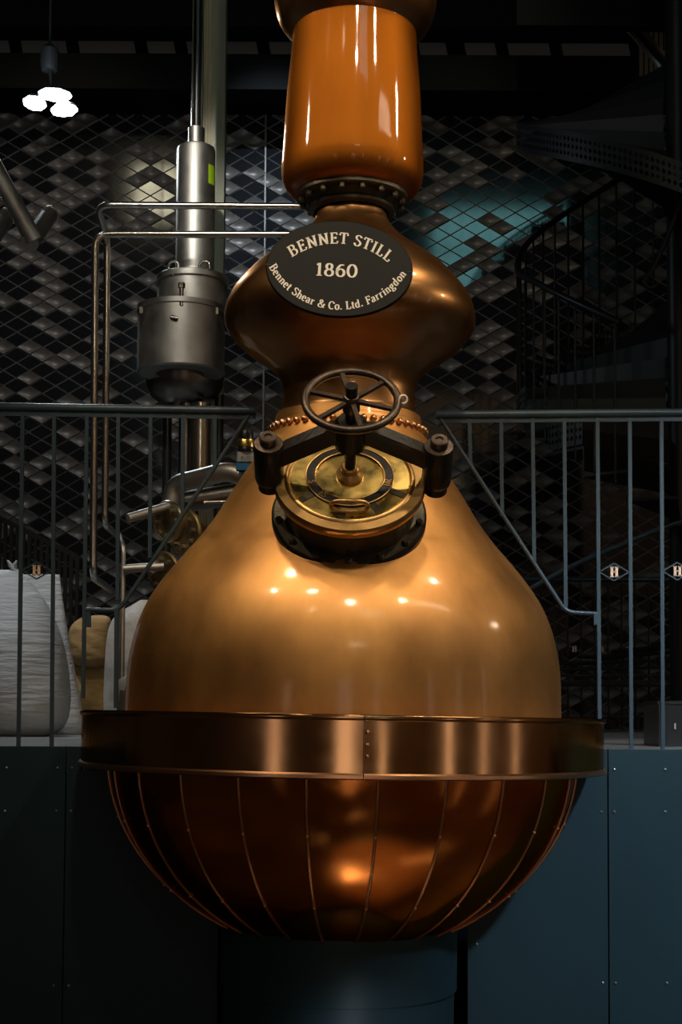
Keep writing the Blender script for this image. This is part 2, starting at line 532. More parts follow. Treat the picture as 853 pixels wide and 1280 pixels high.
# entrance wall glazing: high clerestory lights, plus added low panes glowing for copper streaks
for k, (wx0, wx1, wz0, wz1, nm, mm) in enumerate(((2.0, 5.2, 11.0, 13.0, 9, 'teal_daylight'), (-4.7, -3.7, 12.7, 13.9, 1, 'warm_daylight'), (-0.5, 0.9, 0.1, 2.9, 1, 'streak_glow'), (0.7, 2.3, 6.3, 6.85, 3, 'warm_daylight'), (3.0, 3.6, 0.1, 2.9, 1, 'streak_glow'), (-6.6, -5.6, 0.1, 2.9, 1, 'streak_glow'))):
    wn = struct(MB().box(((wx0 + wx1) / 2, -11.98, (wz0 + wz1) / 2), (wx1 - wx0, .04, wz1 - wz0)).build('unseen_window_%d' % (k + 1), GLOW[mm]))
    for q in range(nm + 2):
        x_ = wx0 + (wx1 - wx0) * q / (nm + 1)
        MB().box((x_, -11.94, (wz0 + wz1) / 2), (.07, .06, wz1 - wz0 + .07)).build('mullion', black_ceiling, wn)
    for z_ in (wz0, (wz0 + wz1) / 2, wz1):
        MB().box(((wx0 + wx1) / 2, -11.94, z_), (wx1 - wx0 + .07, .06, .07)).build('transom', black_ceiling, wn)

for k, (wy0, wy1) in enumerate(((-9.0, -8.2), (-5.2, -4.8), (-2.6, -2.3))):  # added glowing strips, for streaks on the girdle's right side
    wn = struct(MB().box((7.98, (wy0 + wy1) / 2, 1.6), (.04, wy1 - wy0, 3.0)).build('unseen_window_%d' % (k + 7), GLOW['streak_glow']))
    for y_ in (wy0, wy1):
        MB().box((7.94, y_, 1.6), (.06, .07, 3.07)).build('mullion', black_ceiling, wn)
    for z_ in (.1, 3.1):
        MB().box((7.94, (wy0 + wy1) / 2, z_), (.06, wy1 - wy0 + .07, .07)).build('transom', black_ceiling, wn)
# added boards, out of view, hiding the wash lights from the still
struct(MB().box((2.2, -9.9, 9.0), (9.0, .04, 1.4)).build('wash_blocker_1', hall_dark))
struct(MB().box((6.3, -3.0, 7.0), (.04, 9.0, 1.4)).build('wash_blocker_2', hall_dark))

# platform slab with a round notch for the still
pts = [(-7.9, Y0 + .02), (AX - 0.885, Y0 + .02)]
for k in range(25):
    a = PI - math.asin(min(1, (Y0 + .02) / 0.885)) - (PI - 2 * math.asin((Y0 + .02) / 0.885)) * k / 24
    pts.append((AX + 0.885 * math.cos(a), 0.885 * math.sin(a)))
pts += [(7.9, Y0 + .02), (7.9, YW + 0.9), (-7.9, YW + 0.9)]
struct(MB().poly([(x, y, ZP - 0.09) for x, y in pts], (0, 0, 0.09)).build('floor_platform', floor_grey))

# tiled wall: backing + diamond tiles
TW, TH = 33.3 / ppm(YW), 19.7 / ppm(YW)
WX0, WX1, WZ0, WZ1 = -5.2, 5.2, ZP, at(426, 108, YW).z + 0.1
wall_back = struct(MB().box(((WX0 + WX1) / 2, YW + 0.08, (WZ0 + WZ1) / 2), (WX1 - WX0, 0.1, WZ1 - WZ0)).build('wall_back', tile_joint))


def tile_mesh(kind):
    gap = 0.965
    hx, hz = TW / 2 * gap, TH / 2 * gap
    mb_ = MB()
    proud = 0.034 if kind == 'dish' else 0.018
    ring0 = [Vector((0, 0, hz)), Vector((hx, 0, 0)), Vector((0, 0, -hz)), Vector((-hx, 0, 0))]
    ring1 = [Vector((p.x * 0.935, -proud, p.z * 0.935)) for p in ring0]
    N = 4 if kind == 'dish' else 1
    vs_ = list(ring0)
    idx = {}
    for i in range(N + 1):
        for j in range(N + 1):
            u, v = i / N, j / N
            a = ring1[0].lerp(ring1[1], u)
            b = ring1[3].lerp(ring1[2], u)
            p = a.lerp(b, v)
            if kind == 'dish':
                p = p + Vector((0, 0.024 * (16 * u * (1 - u) * v * (1 - v)), 0))
            idx[i, j] = len(vs_)
            vs_.append(p)
    fs = [(idx[i, j], idx[i + 1, j], idx[i + 1, j + 1], idx[i, j + 1]) for i in range(N) for j in range(N)]
    top = [idx[i, 0] for i in range(N + 1)]
    rgt = [idx[N, j] for j in range(N + 1)]
    bot = [idx[i, N] for i in range(N, -1, -1)]
    lft = [idx[0, j] for j in range(N, -1, -1)]
    fs.append(tuple([0] + top + [1]))
    fs.append(tuple([1] + rgt + [2]))
    fs.append(tuple([2] + bot + [3]))
    fs.append(tuple([3] + lft + [0]))
    mb_.add(vs_, fs)
    return mb_


TILES = {k: tile_mesh(k) for k in ('dish', 'flat')}
for k_ in TILES:
    TILES[k_].nrim = 4
TMESH = {'dish': TILES['dish'].mesh('tile', tile_dish, 25), 'flat': TILES['flat'].mesh('tile', tile_flat)}


def rim_slots(me, per):
    me.materials.append(tile_rim)
    me.polygons.foreach_set('material_index', [1 if (i % per) >= per - 4 else 0 for i in range(len(me.polygons))])


for k_ in TMESH:
    rim_slots(TMESH[k_], len(TILES[k_].f))


def hidden_by_still(px, py):
    ax = 428.5 + (920 - py) * 12.5 / 800
    prof_ = [(0, 92), (210, 92), (270, 60), (300, 95), (350, 140), (390, 158), (430, 142), (480, 95), (540, 100), (600, 140), (700, 208), (800, 258), (890, 330), (1300, 330)]
    for (a, ha), (b, hb) in zip(prof_, prof_[1:]):
        if a <= py <= b:
            return abs(px - ax) < ha + (hb - ha) * (py - a) / (b - a) + 12
    return False


rows = []
nz = int((WZ1 - WZ0) / (TH / 2))
nx = int((WX1 - WX0) / TW)
rng = random.Random(11)
zt0 = at(560, 128, YW).z       # anchor of the lattice
for iz in range(nz):
    z = WZ1 - 0.07 - iz * TH / 2
    for ix in range(nx):
        x = WX0 + 0.15 + ix * TW + (TW / 2 if iz % 2 else 0)
        d = Vector((x, YW, z)) - CAM
        q = d / d.dot(fw)
        px, py = 426.5 + q.dot(rt) * F, 640 + SHIFT - q.dot(up) * F
        kind = 'dish' if rng.random() < 0.36 else 'flat'
        open_ = -10 < px < 863 and 112 < py < 900 and not hidden_by_still(px, py)
        score = 0
        if open_:
            score = 1
            if (65 < px < 232 and 120 < py < 500) or (528 < px < 640 and 115 < py < 505) or (284 < px < 350 and 112 < py < 290):
                score = 3
            elif (px < 65 and 150 < py < 500) or (555 < px < 740 and 560 < py < 700) or (px < 200 and 525 < py < 640):
                score = 2
            score += rng.random() * 0.5
        rows.append((score, x, z, kind))
rows.sort(key=lambda t: -t[0])
for (sc_, x, z, kind) in rows[:300]:
    link('tile', TMESH[kind], wall_back, Matrix.Translation((x, YW + 0.03, z)))
for kind in ('dish', 'flat'):
    mb = MB()
    for (sc_, x, z, k2) in rows[300:]:
        if k2 == kind:
            mb.add([(p[0] + x, p[1] + YW + 0.03, p[2] + z) for p in TILES[kind].v], TILES[kind].f)
    o = mb.build('tile_field', TMESH[kind].materials[0], wall_back, 25 if kind == 'dish' else None)
    rim_slots(o.data, len(TILES[kind].f))
    o['kind'] = 'stuff'
# one pale vertical seam strip in the wall
xs = at(332, 200, YW).x
struct(MB().box((xs, YW + 0.012, (WZ0 + WZ1) / 2), (0.014, 0.03, WZ1 - WZ0)).build('trim_1', tile_joint, wall_back))

# beam and panelled soffit above the wall
YB = 6.9
zb0, zb1 = at(426, 112, YB).z, at(426, 68, YB).z
struct(MB().box((0, YB + 0.5, (zb0 + zb1) / 2), (15.9, 1.0, zb1 - zb0)).build('trim_2', beam_mat))
struct(MB().box((0, 8.4, zb1 + 1.6), (15.9, 0.1, 3.6)).build('wall_upper', beam_mat))
ceil_soff = struct(MB().box((0, YB + 1.35, zb1 + 0.02), (15.9, 0.3, 0.04)).build('trim_3', beam_mat))
edges = [-40, 20, 92, 178, 228, 332, 420, 520, 570, 578, 632, 700, 800, 900]
for a, b in zip(edges, edges[1:]):
    if b - a < 20:
        continue
    pa, pb = at(a + 8, 64, 8.2), at(b - 8, 64, 8.2)
    h0, h1 = at(a, 70, 8.2).z, at(a, 36, 8.2).z
    MB().poly([(pa.x, 8.28, h0), (pb.x, 8.28, h0), (pb.x - .05, 8.28, h1), (pa.x - .05, 8.28, h1)], (0, 0.05, 0)).build('panel', ceil_panel, ceil_soff)
zt = at(426, 33, 7.75).z
struct(MB().box((0, 7.9, zt + 0.5), (15.9, 0.3, 1.0)).build('trim_4', beam_mat))

# fascia panels under the platform edge, cut around the still
HC, HA, HB = at(430, 948, 0).z, 0.752, 0.625         # belly: centre height, radius, depth


Z_GIRDLE = at(429, 957, 0).z


def belly_r(z):
    t = (HC - z) / HB
    return HA * math.sqrt(max(0.0, 1 - t * t)) if t < 1 else 0.0


fascia = struct(MB().box((0, 1.06, (ZP - 0.09) / 2), (15.9, 0.04, ZP - 0.10)).build('wall_fascia', beam_mat))
xl, xr = at(272, 1220, Y0).x, at(585, 1220, Y0).x
sl, sr = at(80.5, 1100, Y0).x, at(761, 1100, Y0).x


def cut_edge(side):
    pts_ = []
    for k in range(30):
        z = HC + 0.03 - (HC + 0.03 - 0.86) * k / 29
        rr = belly_r(min(z, HC))
        x = math.sqrt(max(0, rr * rr - Y0 * Y0)) + 0.016 if rr > Y0 else 0
        edge = abs((xl if side < 0 else xr) - AX)
        x = max(x, edge)
        pts_.append((AX + side * x, z))
    zc_ = Z_GIRDLE - 0.03
    pts_ = [(AX + side * 0.875, HC + .02), (AX + side * 0.875, zc_)] + [p_ for p_ in pts_ if p_[1] < zc_ - .002]
    pts_.insert(2, (pts_[2][0] + side * .004, zc_))
    return pts_


SCREW = MB().lathe([(0.0, -0.004), (0.003, -0.0035), (0.0055, -0.0015), (0.006, 0.0)], 10, axis_frame((0, 0, 0), (0, 1, 0))).mesh('screw', screw_mat, 40)
T = 0.02
for side, seam, far in ((-1, sl, -3.6), (1, sr, 3.6)):
    e = cut_edge(side)
    xin = xl if side < 0 else xr
    poly = [(seam + (-side) * -0 - side * 0.0025, 0.0), (seam - side * 0.0025, ZP), (e[0][0], ZP)] + e + [(xin, 0.0)]
    pn = MB().poly([(x, Y0, z) for x, z in poly], (0, T, 0)).build('panel', panel_paint, fascia)
    po = MB().poly([(seam + side * 0.0025, Y0, 0), (seam + side * 0.0025, Y0, ZP), (far, Y0, ZP), (far, Y0, 0)], (0, T, 0)).build('panel', panel_paint, fascia)
    inner = [(752, 1015), (754, 1229), (596, 1180)] if side > 0 else [(90, 960), (89, 1014), (86, 1232), (161, 1039)]
    outer = [(768, 962), (832, 962), (768, 1015), (832, 1015), (770, 1229), (834, 1229)] if side > 0 else [(72, 960), (70, 1014), (67, 1232), (8, 960), (6, 1014)]
    for par, lst in ((pn, inner), (po, outer)):
        for (px, py) in lst:
            p = at(px, py, Y0)
            link('screw', SCREW, par, Matrix.Translation((p.x, Y0, p.z)))

# ================================================================== THE STILL
TILT = R(0.7)
still = empty('copper_pot_still', (AX - 1.6 * math.sin(TILT), 0, 0))
still.rotation_euler = (0, TILT, 0)
tag(still, 'tall riveted copper pot still with black oval plaque and iron handwheel', 'still')


def Z(y):
    return at(429, y, 0).z


def RR(h):
    t = h / F
    return (-CAM.y) * t / math.sqrt(1 + t * t)


def prof(lst, n=6):
    return [(RR(h), Z(y)) for (y, h) in (spline(lst, n) if n > 1 else lst)]


# column and its heads
column = MB().lathe(prof([(-60, 78), (40, 79), (120, 85.5), (180, 89), (205, 90.5), (218, 90.5), (230, 88), (239, 82), (245, 72), (247, 60)]), 72).build('column', copper_col, still, 60)
MB().lathe(prof([(45, 78), (38, 88), (28, 97), (12, 103), (-6, 104.5), (-24, 101), (-40, 92), (-46, 80)], 4), 72).build('column_shoulder', copper_bulb, still, 60)
MB().lathe(prof([(-40, 78), (-120, 76), (-330, 70), (-334, 60), (-336, 1)], 1), 48).build('swan_neck', copper_col, still, 40)
collar = MB().lathe(prof([(243, 50), (243, 69), (244.5, 71), (250, 71), (251.5, 69), (252, 58), (256, 55), (259, 53), (262, 55), (265, 54), (268, 48)], 1), 64).build('neck_collar', bronze, still, 35)
zc = Z(251.5)
BOLT = MB().lathe([(0, -.016), (.009, -.016), (.011, -.013), (.011, 0)], 6).mesh('bolt', bronze)
for k in range(16):
    a = 2 * PI * (k + .5) / 16
    link('bolt', BOLT, collar, Matrix.Translation((RR(64) * math.cos(a), RR(64) * math.sin(a), zc)))

# onion head and bell-shaped pot
MB().lathe(prof([(262, 44), (278, 48), (297, 64), (315, 88), (335, 116.5), (352, 134), (366, 146), (378, 153.5), (392, 158.5), (405, 159), (417, 154.5), (432, 141), (443, 127), (455, 108), (468, 92), (485, 84.5), (500, 84), (514, 85), (521, 87), (532, 94)]), 96).build('onion_head', copper_bulb, still, 60)
pot = MB().lathe(prof([(522, 91), (535, 94.7), (547, 98.4), (567, 113.5), (582, 120.8), (619, 144.5), (658, 169.3), (684, 189.5), (699, 203), (729, 228), (757, 247), (787, 260), (819, 268), (849, 271.5), (877, 272.2), (896, 272.5), (908, 272)]), 128).build('pot_body', copper_body, still, 60)
RIV = MB().lathe([(0, .010), (.005, .0095), (.0095, .006), (.0115, 0), (.0115, -.004)], 12).mesh('rivet', copper_edge, 60)
zr, rr = Z(541), RR(98)
for k in range(50):
    a = 2 * PI * k / 50
    n = Vector((math.cos(a), math.sin(a), 0.45)).normalized()
    link('rivet', RIV, pot, axis_frame(Vector((rr * math.cos(a), rr * math.sin(a), zr)) + n * 0.001, n))

# copper girdle
zt_, zb_ = Z(893.5), Z(957)
RB = 0.836
aS = -PI / 2 + math.asin(0.066)
for (a0, a1) in ((aS + 0.0015, aS + PI), (aS + PI, aS + 2 * PI - 0.0015)):
    g = MB().lathe([(RB - .012, zb_ + .004), (RB, zb_ + .004), (RB, zt_ - .012), (RB - .012, zt_ - .012)], 96, None, a0, a1, True).build('girdle', copper_band, still, 40)
    MB().lathe([(RB - .02, zt_ - .014), (RB + .004, zt_ - .014), (RB + .007, zt_ - .010), (RB + .007, zt_ - .002), (RB + .004, zt_ + .002), (RB - .02, zt_ + .002)], 96, None, a0, a1, True).build('top_bead', copper_band, g, 40)
    MB().lathe([(RB - .02, zb_ - .008), (RB + .003, zb_ - .008), (RB + .008, zb_ - .004), (RB + .008, zb_ + .005), (RB + .003, zb_ + .010), (RB - .02, zb_ + .010)], 96, None, a0, a1, True).build('bottom_bead', copper_edge, g, 40)
MB().lathe([(RR(268), zt_ - .004), (RB - .015, zt_ - .004), (RB - .015, zt_ - .016), (RR(268), zt_ - .016)], 96, None, 0, 2 * PI, True).build('girdle_lid', copper_band, still, 40)
MB().lathe([(HA - .03, zb_ + .012), (RB - .012, zb_ + .012), (RB - .012, zb_ - .002), (HA - .03, zb_ - .002)], 96, None, 0, 2 * PI, True).build('girdle_floor', copper_gore, still, 40)
aj = aS + 0.012
strap = MB().lathe([(RB, zb_ + .010), (RB + .0025, zb_ + .010), (RB + .0025, zt_ - .014), (RB, zt_ - .014)], 3, None, aS - .001, aS + 0.03, True).build('seam_strap', copper_band, still, 30)
for zz in (zt_ - .045, zb_ + .055, zb_ + .085):
    n = Vector((math.cos(aj), math.sin(aj), 0))
    M = axis_frame(Vector((RB * n.x, RB * n.y, zz)) + n * .002, n)
    link('rivet', RIV, strap, M @ Matrix.Diagonal((.6, .6, .6, 1)))

# belly of 24 copper gores with raised seams
NG = 24
rgen = random.Random(5)
for k in range(NG):
    a0 = -PI / 2 + 2 * PI * (k - 0.5) / NG
    a1 = a0 + 2 * PI / NG
    vs_, fs = [], []
    NA, NZ = 8, 22
    dz = rgen.uniform(-.004, .004)
    tl, t2 = rgen.uniform(-.011, .011), rgen.uniform(-.006, .006)
    for j in range(NZ + 1):
        ph = (PI / 2) * (j / NZ) * 0.93
        zz = HC + 0.012 - HB * math.sin(ph) if j else zb_ + 0.004
        r_ = HA * math.cos(ph)
        for i in range(NA + 1):
            u = i / NA
            a = a0 + (a1 - a0) * u
            flat = math.cos(PI / NG) / math.cos((u - .5) * 2 * PI / NG)      # a chord, nearly flat sheet
            s_ = 0.55 + 0.45 * flat
            buck = 0.003 * math.sin(u * PI) * math.sin(ph * 5 + k * 1.7 + dz * 200)
            rad = r_ * (s_ + tl * (u - .5)) + buck + t2 * math.sin(u * PI) * math.sin(2 * ph)
            vs_.append((rad * math.cos(a), rad * math.sin(a), zz + 0))
    for j in range(NZ):
        for i in range(NA):
            b = j * (NA + 1) + i
            fs.append((b, b + 1, b + NA + 2, b + NA + 1))
    gore = MB().add(vs_, fs).build('belly_gore', copper_gore, still, 60)
    path = []
    for j in range(NZ + 1):
        ph = (PI / 2) * (j / NZ) * 0.93
        zz = HC + 0.012 - HB * math.sin(ph) if j else zb_ + 0.004
        r_ = HA * math.cos(ph) + .001
        path.append((r_ * math.cos(a0), r_ * math.sin(a0), zz))
    rib = MB().tube(path, 0.0050, 6).build('seam_rib', rib_copper, still, 50)
    for j in (5, 11, 17, 20):
        p = Vector(path[j])
        n = Vector((p.x / HA ** 2, p.y / HA ** 2, (p.z - HC) / HB ** 2)).normalized()
        link('rivet', RIV, rib, axis_frame(p + n * .004, n) @ Matrix.Diagonal((.42, .42, .42, 1)))

# round plinth under the belly
pl = MB().lathe([(0, 0.0), (.372, 0.0), (.372, Z(1232)), (.380, Z(1231)), (.380, 1.05), (0, 1.05)], 72).build('plinth', panel_paint, still, 35)
boss = at(430, 1191, -.38)
link('bolt', BOLT, pl, axis_frame((boss.x - still.location.x - .01, -.378, boss.z), (0, -1, 0)) @ Matrix.Diagonal((1.2, 1.2, .6, 1)))

# ---- manway: everything below lives in the frame (u right, v up-slope, n outwards)
EL = R(39)
MC = at(437.5, 598, -0.55)
MC = Vector((MC.x - still.location.x - MC.z * math.sin(TILT), -0.55, MC.z))
ux, nn = Vector((1, 0, 0)), Vector((0, -math.cos(EL), math.sin(EL)))
vv = nn.cross(ux)
MF = frame(MC, ux, vv, nn)


def part(name, mb_, material, parent=None, smooth=40):
    o = mb_.build(name, material, parent or still, smooth)
    o.matrix_local = MF if parent is None else Matrix.Identity(4)
    return o


neck = part('manway_neck', MB().lathe([(.222, -.34), (.222, -.13), (.192, -.128), (.192, -.035), (.0, -.035)], 64), bronze)
fl = part('manway_flange', MB().lathe([(.19, -.165), (.226, -.165), (.230, -.160), (.230, -.138), (.226, -.132), (.19, -.132)], 64, None, 0, 2 * PI, True), iron)
for k in range(14):
    a = 2 * PI * (k + .5) / 14
    link('bolt', BOLT, fl, Matrix.Translation((.212 * math.cos(a), .212 * math.sin(a), -.132)) @ Matrix.Diagonal((1, 1, -1, 1)))
lid = part('manway_lid', MB().lathe([(.0, -.035), (.205, -.035), (.2185, -.030), (.2205, -.022), (.2205, -.006), (.217, 0), (.190, .001), (.187, .005), (.180, .007), (.176, .001), (.170, -.003), (0, -.003)], 96), brass_rim)
part('lid_plate', MB().lathe([(.1745, -.003), (.172, .001), (.10, .007), (.0, .010)], 96), brass, lid)
part('letter_ring', MB().lathe([(.100, .006), (.101, .0125), (.127, .0105), (.128, .004)], 96), iron, lid)
mb = MB()
torus(mb, (0, 0, .0118), (0, 0, 1), .1275, .0022, 72, 6)
torus(mb, (0, 0, .0130), (0, 0, 1), .1005, .0022, 72, 6)
part('ring_edge', mb, brass_rim, lid)
for txt, ang in (('S', 196), ('ES', 228), ('IN', 258), ('EB', 286), ('UR', 345)):
    def pl_(s_, h, ang=ang):
        th = R(ang) + s_ / .106
        return Vector(((.106 + h) * math.cos(th), (.106 + h) * math.sin(th), .0135))

    def pl2(s_, h, ang=ang):        # read from the rim inwards
        th = R(ang) + s_ / .122
        return Vector(((.122 - h) * math.cos(th), (.122 - h) * math.sin(th), .0138))
    mb = MB()
    text_mesh(mb, txt, .019, pl2)
    part('raised_letters', mb, brass_rim, lid, None)
for ang in (215, 262, 300, 335):
    d = Vector((math.cos(R(ang)), math.sin(R(ang)), 0))
    mb = MB().bar(d * .128 + Vector((0, 0, .004)), d * .172 + Vector((0, 0, .001)), .022, .006, Vector((0, 0, 1)))
    part('lid_rib', mb, bronze, lid, 30)
part('spindle_boss', MB().lathe([(.040, .008), (.040, .018), (.032, .024), (.026, .030), (.026, .044), (.022, .048), (0, .048)], 40), brass_rim, lid)
mb = MB()
hp = [Vector((.052 * math.copysign(abs(math.cos(t)) ** .6, math.cos(t)), -.146, .026 + .020 * math.copysign(abs(math.sin(t)) ** .8, math.sin(t)))) for t in [2 * PI * k / 28 for k in range(28)]]
mb.tube(hp, .0065, 10, closed=True)
mb.box((0, -.146, .004), (.05, .018, .012))
part('lid_handle', mb, brass_rim, lid)

# yoke
LU, LW = -.232, .250
yk = MB()
pts = [(LU, .085), (LU + .05, .125), (-.06, .195), (.06, .195), (LW - .05, .125), (LW, .085)]
low = [(LW, .035), (LW - .06, .070), (.05, .140), (-.05, .140), (LU + .06, .070), (LU, .035)]
yk.poly([(u, -.021, n_) for u, n_ in pts + low], (0, .042, 0))
yoke = part('yoke', yk, iron, None, 30)
part('yoke_boss', MB().lathe([(.030, .115), (.046, .128), (.046, .205), (.036, .215), (.0, .215)], 32), iron, yoke)
for u in (LU, LW):
    lug = MB().lathe([(.028, -.045), (.034, -.040), (.034, -.015), (.041, -.008), (.043, .005), (.043, .118), (.040, .124), (.030, .126), (.0, .126)], 32, Matrix.Translation((u, 0, 0)))
    part('yoke_lug', lug, iron, yoke)
    part('lug_nut', MB().lathe([(.026, .124), (.026, .150), (.023, .153), (.012, .153), (.010, .148), (0, .148)], 24, Matrix.Translation((u, 0, 0))), iron_worn, yoke)
    part('lug_washer', MB().lathe([(.0405, .122), (.0405, .1275), (.026, .1285)], 32, Matrix.Translation((u, 0, 0))), iron_worn, yoke)
part('spindle', MB().lathe([(.017, .04), (.017, .335), (.0, .335)], 20), iron, yoke)

# handwheel
WH = .285
hw = MB()
torus(hw, (0, 0, WH), (0, 0, 1), .1275, .0115, 72, 12)
wheel = part('handwheel', hw, iron_worn, None, 60)
part('hub', MB().lathe([(.024, WH - .035), (.024, WH + .008), (.020, WH + .016), (.013, WH + .018), (.013, WH + .034), (.011, WH + .037), (.005, WH + .037), (.004, WH + .030), (0, WH + .030)], 28), iron_worn, wheel)
for k in range(6):
    a = R(43 + 60 * k)
    d = Vector((math.cos(a), math.sin(a), 0))
    mb = MB().bar(d * .018 + Vector((0, 0, WH)), d * .124 + Vector((0, 0, WH)), .013, .010, Vector((0, 0, 1)))
    part('spoke', mb, iron_worn, wheel, 30)
mb = MB()
torus(mb, (.142, .0, WH + .006), (0.3, -.75, .6), .011, .0032, 20, 8)
part('tag_ring', mb, letter_white, wheel)

# ---- oval plaque
LEAN = R(9)
PC = at(424.5, 336.5, -0.435)
PC = Vector((PC.x - still.location.x - PC.z * math.sin(TILT), -0.435, PC.z))
PRoll = R(2.2)
nx_ = Vector((0, -math.cos(LEAN), math.sin(LEAN)))
px_ = Vector((math.cos(PRoll), 0, -math.sin(PRoll)))
px_ = (px_ - nx_ * px_.dot(nx_)).normalized()
py_ = nx_.cross(px_)
PF = frame(PC, px_, py_, nx_)
S_ = ppm(-0.435)
VK = 1 / math.cos(LEAN + R(17))
PA, PB = 93.5 / S_, 59.5 / S_ * VK
plq = MB()
NE = 96
ell = [(PA * math.cos(2 * PI * k / NE), PA and PB * math.sin(2 * PI * k / NE)) for k in range(NE)]
plq.add([(x, y, -.006) for x, y in ell] + [(x, y, .003) for x, y in ell] + [(x * .985, y * .98, .006) for x, y in ell],
        [tuple(range(NE))[::-1]] + [(i, (i + 1) % NE, (i + 1) % NE + NE, i + NE) for i in range(NE)] +
        [(i + NE, (i + 1) % NE + NE, (i + 1) % NE + 2 * NE, i + 2 * NE) for i in range(NE)] + [tuple(range(2 * NE, 3 * NE))])
plaque = plq.build('name_plaque', plaque_black, still, 30)
plaque.matrix_local = PF


def pq(x, y):
    return Vector(((x - 424.5) / S_, -(y - 336.5) / S_ * VK, .0068))


def arc_place(cx, cy, rad, up_):
    def f(s_, h):
        s_ = s_ * S_
        h = h * S_
        if up_:
            t = s_ / rad
            return pq(cx + (rad + h) * math.sin(t), cy - (rad + h) * math.cos(t))
        t = s_ / rad
        return pq(cx + (rad - h) * math.sin(t), cy + (rad - h) * math.cos(t))
    return f


mb = MB()
text_mesh(mb, 'BENNET STILL', 15.2 / S_, arc_place(424.5, 408, 102, True), .07, .19, .075)
mb.build('lettering', letter_white, plaque)
mb = MB()
text_mesh(mb, '1860', 17.5 / S_, lambda s_, h: pq(421 + s_ * S_ * 1.0, 347 - h * S_), .10, .20, .09)
mb.build('lettering', letter_white, plaque)
mb = MB()
text_mesh(mb, 'Bennet Shear & Co. Ltd. Farringdon', 10.6 / S_, arc_place(422.5, 283.5, 104, False), .05, .19, .09)
mb.build('lettering', letter_white, plaque)
for sx in (-1, 1):
    mb = MB().box((sx * PA * .965, 0, .0062), (.017, .0025, .002))
    mb.build('slot', iron, plaque)
for yy in (-.09, .06):
    mb = MB().bar((0, yy, -.005), (0, yy - .02, -.16 if yy > 0 else -.06), .02, .02)
    mb.build('bracket', iron, plaque)

# ================================================================== RAILINGS
def emblem(parent, cx, cz, Y, hw_, hh, lh):
    mb_ = MB()
    P = [Vector((cx - hw_, Y, cz)), Vector((cx, Y, cz + hh)), Vector((cx + hw_, Y, cz)), Vector((cx, Y, cz - hh))]
    t = hw_ * .09
    for i in range(4):
        mb_.bar(P[i], P[(i + 1) % 4], t, t)
    e_ = mb_.build('emblem', rail_paint, parent)
    mb_ = MB()
    qs = glyph_polys('H', .24, .11)
    for q in qs:
        mb_.poly([(cx + (p[0] - .43) * lh, Y - .006, cz + (p[1] - .5) * lh) for p in q], (0, .008, 0))
    mb_.build('letter_h', emblem_mat, e_)


def front_rail(name, label, rail_pts, bal, diag, emb, extra):
    root = empty(name, (at(rail_pts[0][0], 937, Y0).x, Y0, ZP))
    tag(root, label, 'railing', 'railings on the platform edge')

    def loc(px, py, dy=0):
        return at(px, py, Y0 + .03 + dy) - root.location
    MB().tube([loc(*p) for p in rail_pts], 0.0155, 16).build('handrail', rail_paint, root, 50)
    a, b = loc(*rail_pts[0]), loc(*rail_pts[1])
    MB().bar(a + Vector((0, 0, -.018)), b + Vector((0, 0, -.018)), .008, .020, Vector((0, 0, 1))).build('rail_strip', rail_paint, root)
    for (x0, y0_, x1, y1_) in bal:
        q1 = loc(x1, y1_)
        if y1_ == 937:
            q1.z = 0.0
        MB().bar(loc(x0, y0_), q1, .0125, .012).build('baluster', rail_paint, root)
    MB().tube(rounded([loc(*p) for p in diag], .03), .0075, 10).build('brace', rail_paint, root, 50)
    for (cx, cy) in emb:
        c = loc(cx, cy)
        emblem(root, c.x, c.z, c.y, 18.5 / ppm(Y0 + .03), 11 / ppm(Y0 + .03), 12.5 / ppm(Y0 + .03))
    for (p, q_) in extra:
        MB().bar(loc(*p), loc(*q_), .014, .014).build('brace', rail_paint, root)
    return root


front_rail('railing', 'dark steel railing with diagonal end in front of the sacks',
           [(-260, 505), (320, 514)],
           [(-170, 512, -182, 937), (-128, 512, -138, 937), (-88, 512, -96, 937), (-49, 512, -56, 937), (-11, 512, -17, 937), (28.5, 514, 23, 937), (68, 515, 64.5, 937), (109, 516, 104, 873), (148, 516, 147, 750), (188.5, 516, 187.5, 697),
            (229, 516, 228, 642), (269, 516, 268.5, 584)],
           [(313, 517), (149, 763), (107, 762)], [(46, 713), (-31, 712)], [((146, 762), (145, 885)), ((111, 764), (111, 784))])
front_rail('railing', 'blue-grey steel railing with diagonal end below the spiral staircase',
           [(1110, 514), (545, 519)],
           [(587, 520, 588.5, 583), (626.5, 520, 628, 645), (666, 520, 668, 702), (705.5, 520, 707.5, 762), (747, 520, 750, 937), (787.5, 520, 789.5, 937), (827, 520, 829, 937), (867, 520, 870, 937), (907, 520, 911, 937), (947, 520, 952, 937), (987, 520, 993, 937), (1027, 520, 1034, 937)],
           [(549, 521), (708, 765), (746, 767)], [(768, 715), (847, 714), (927, 714)], [((745, 766), (745, 781))])

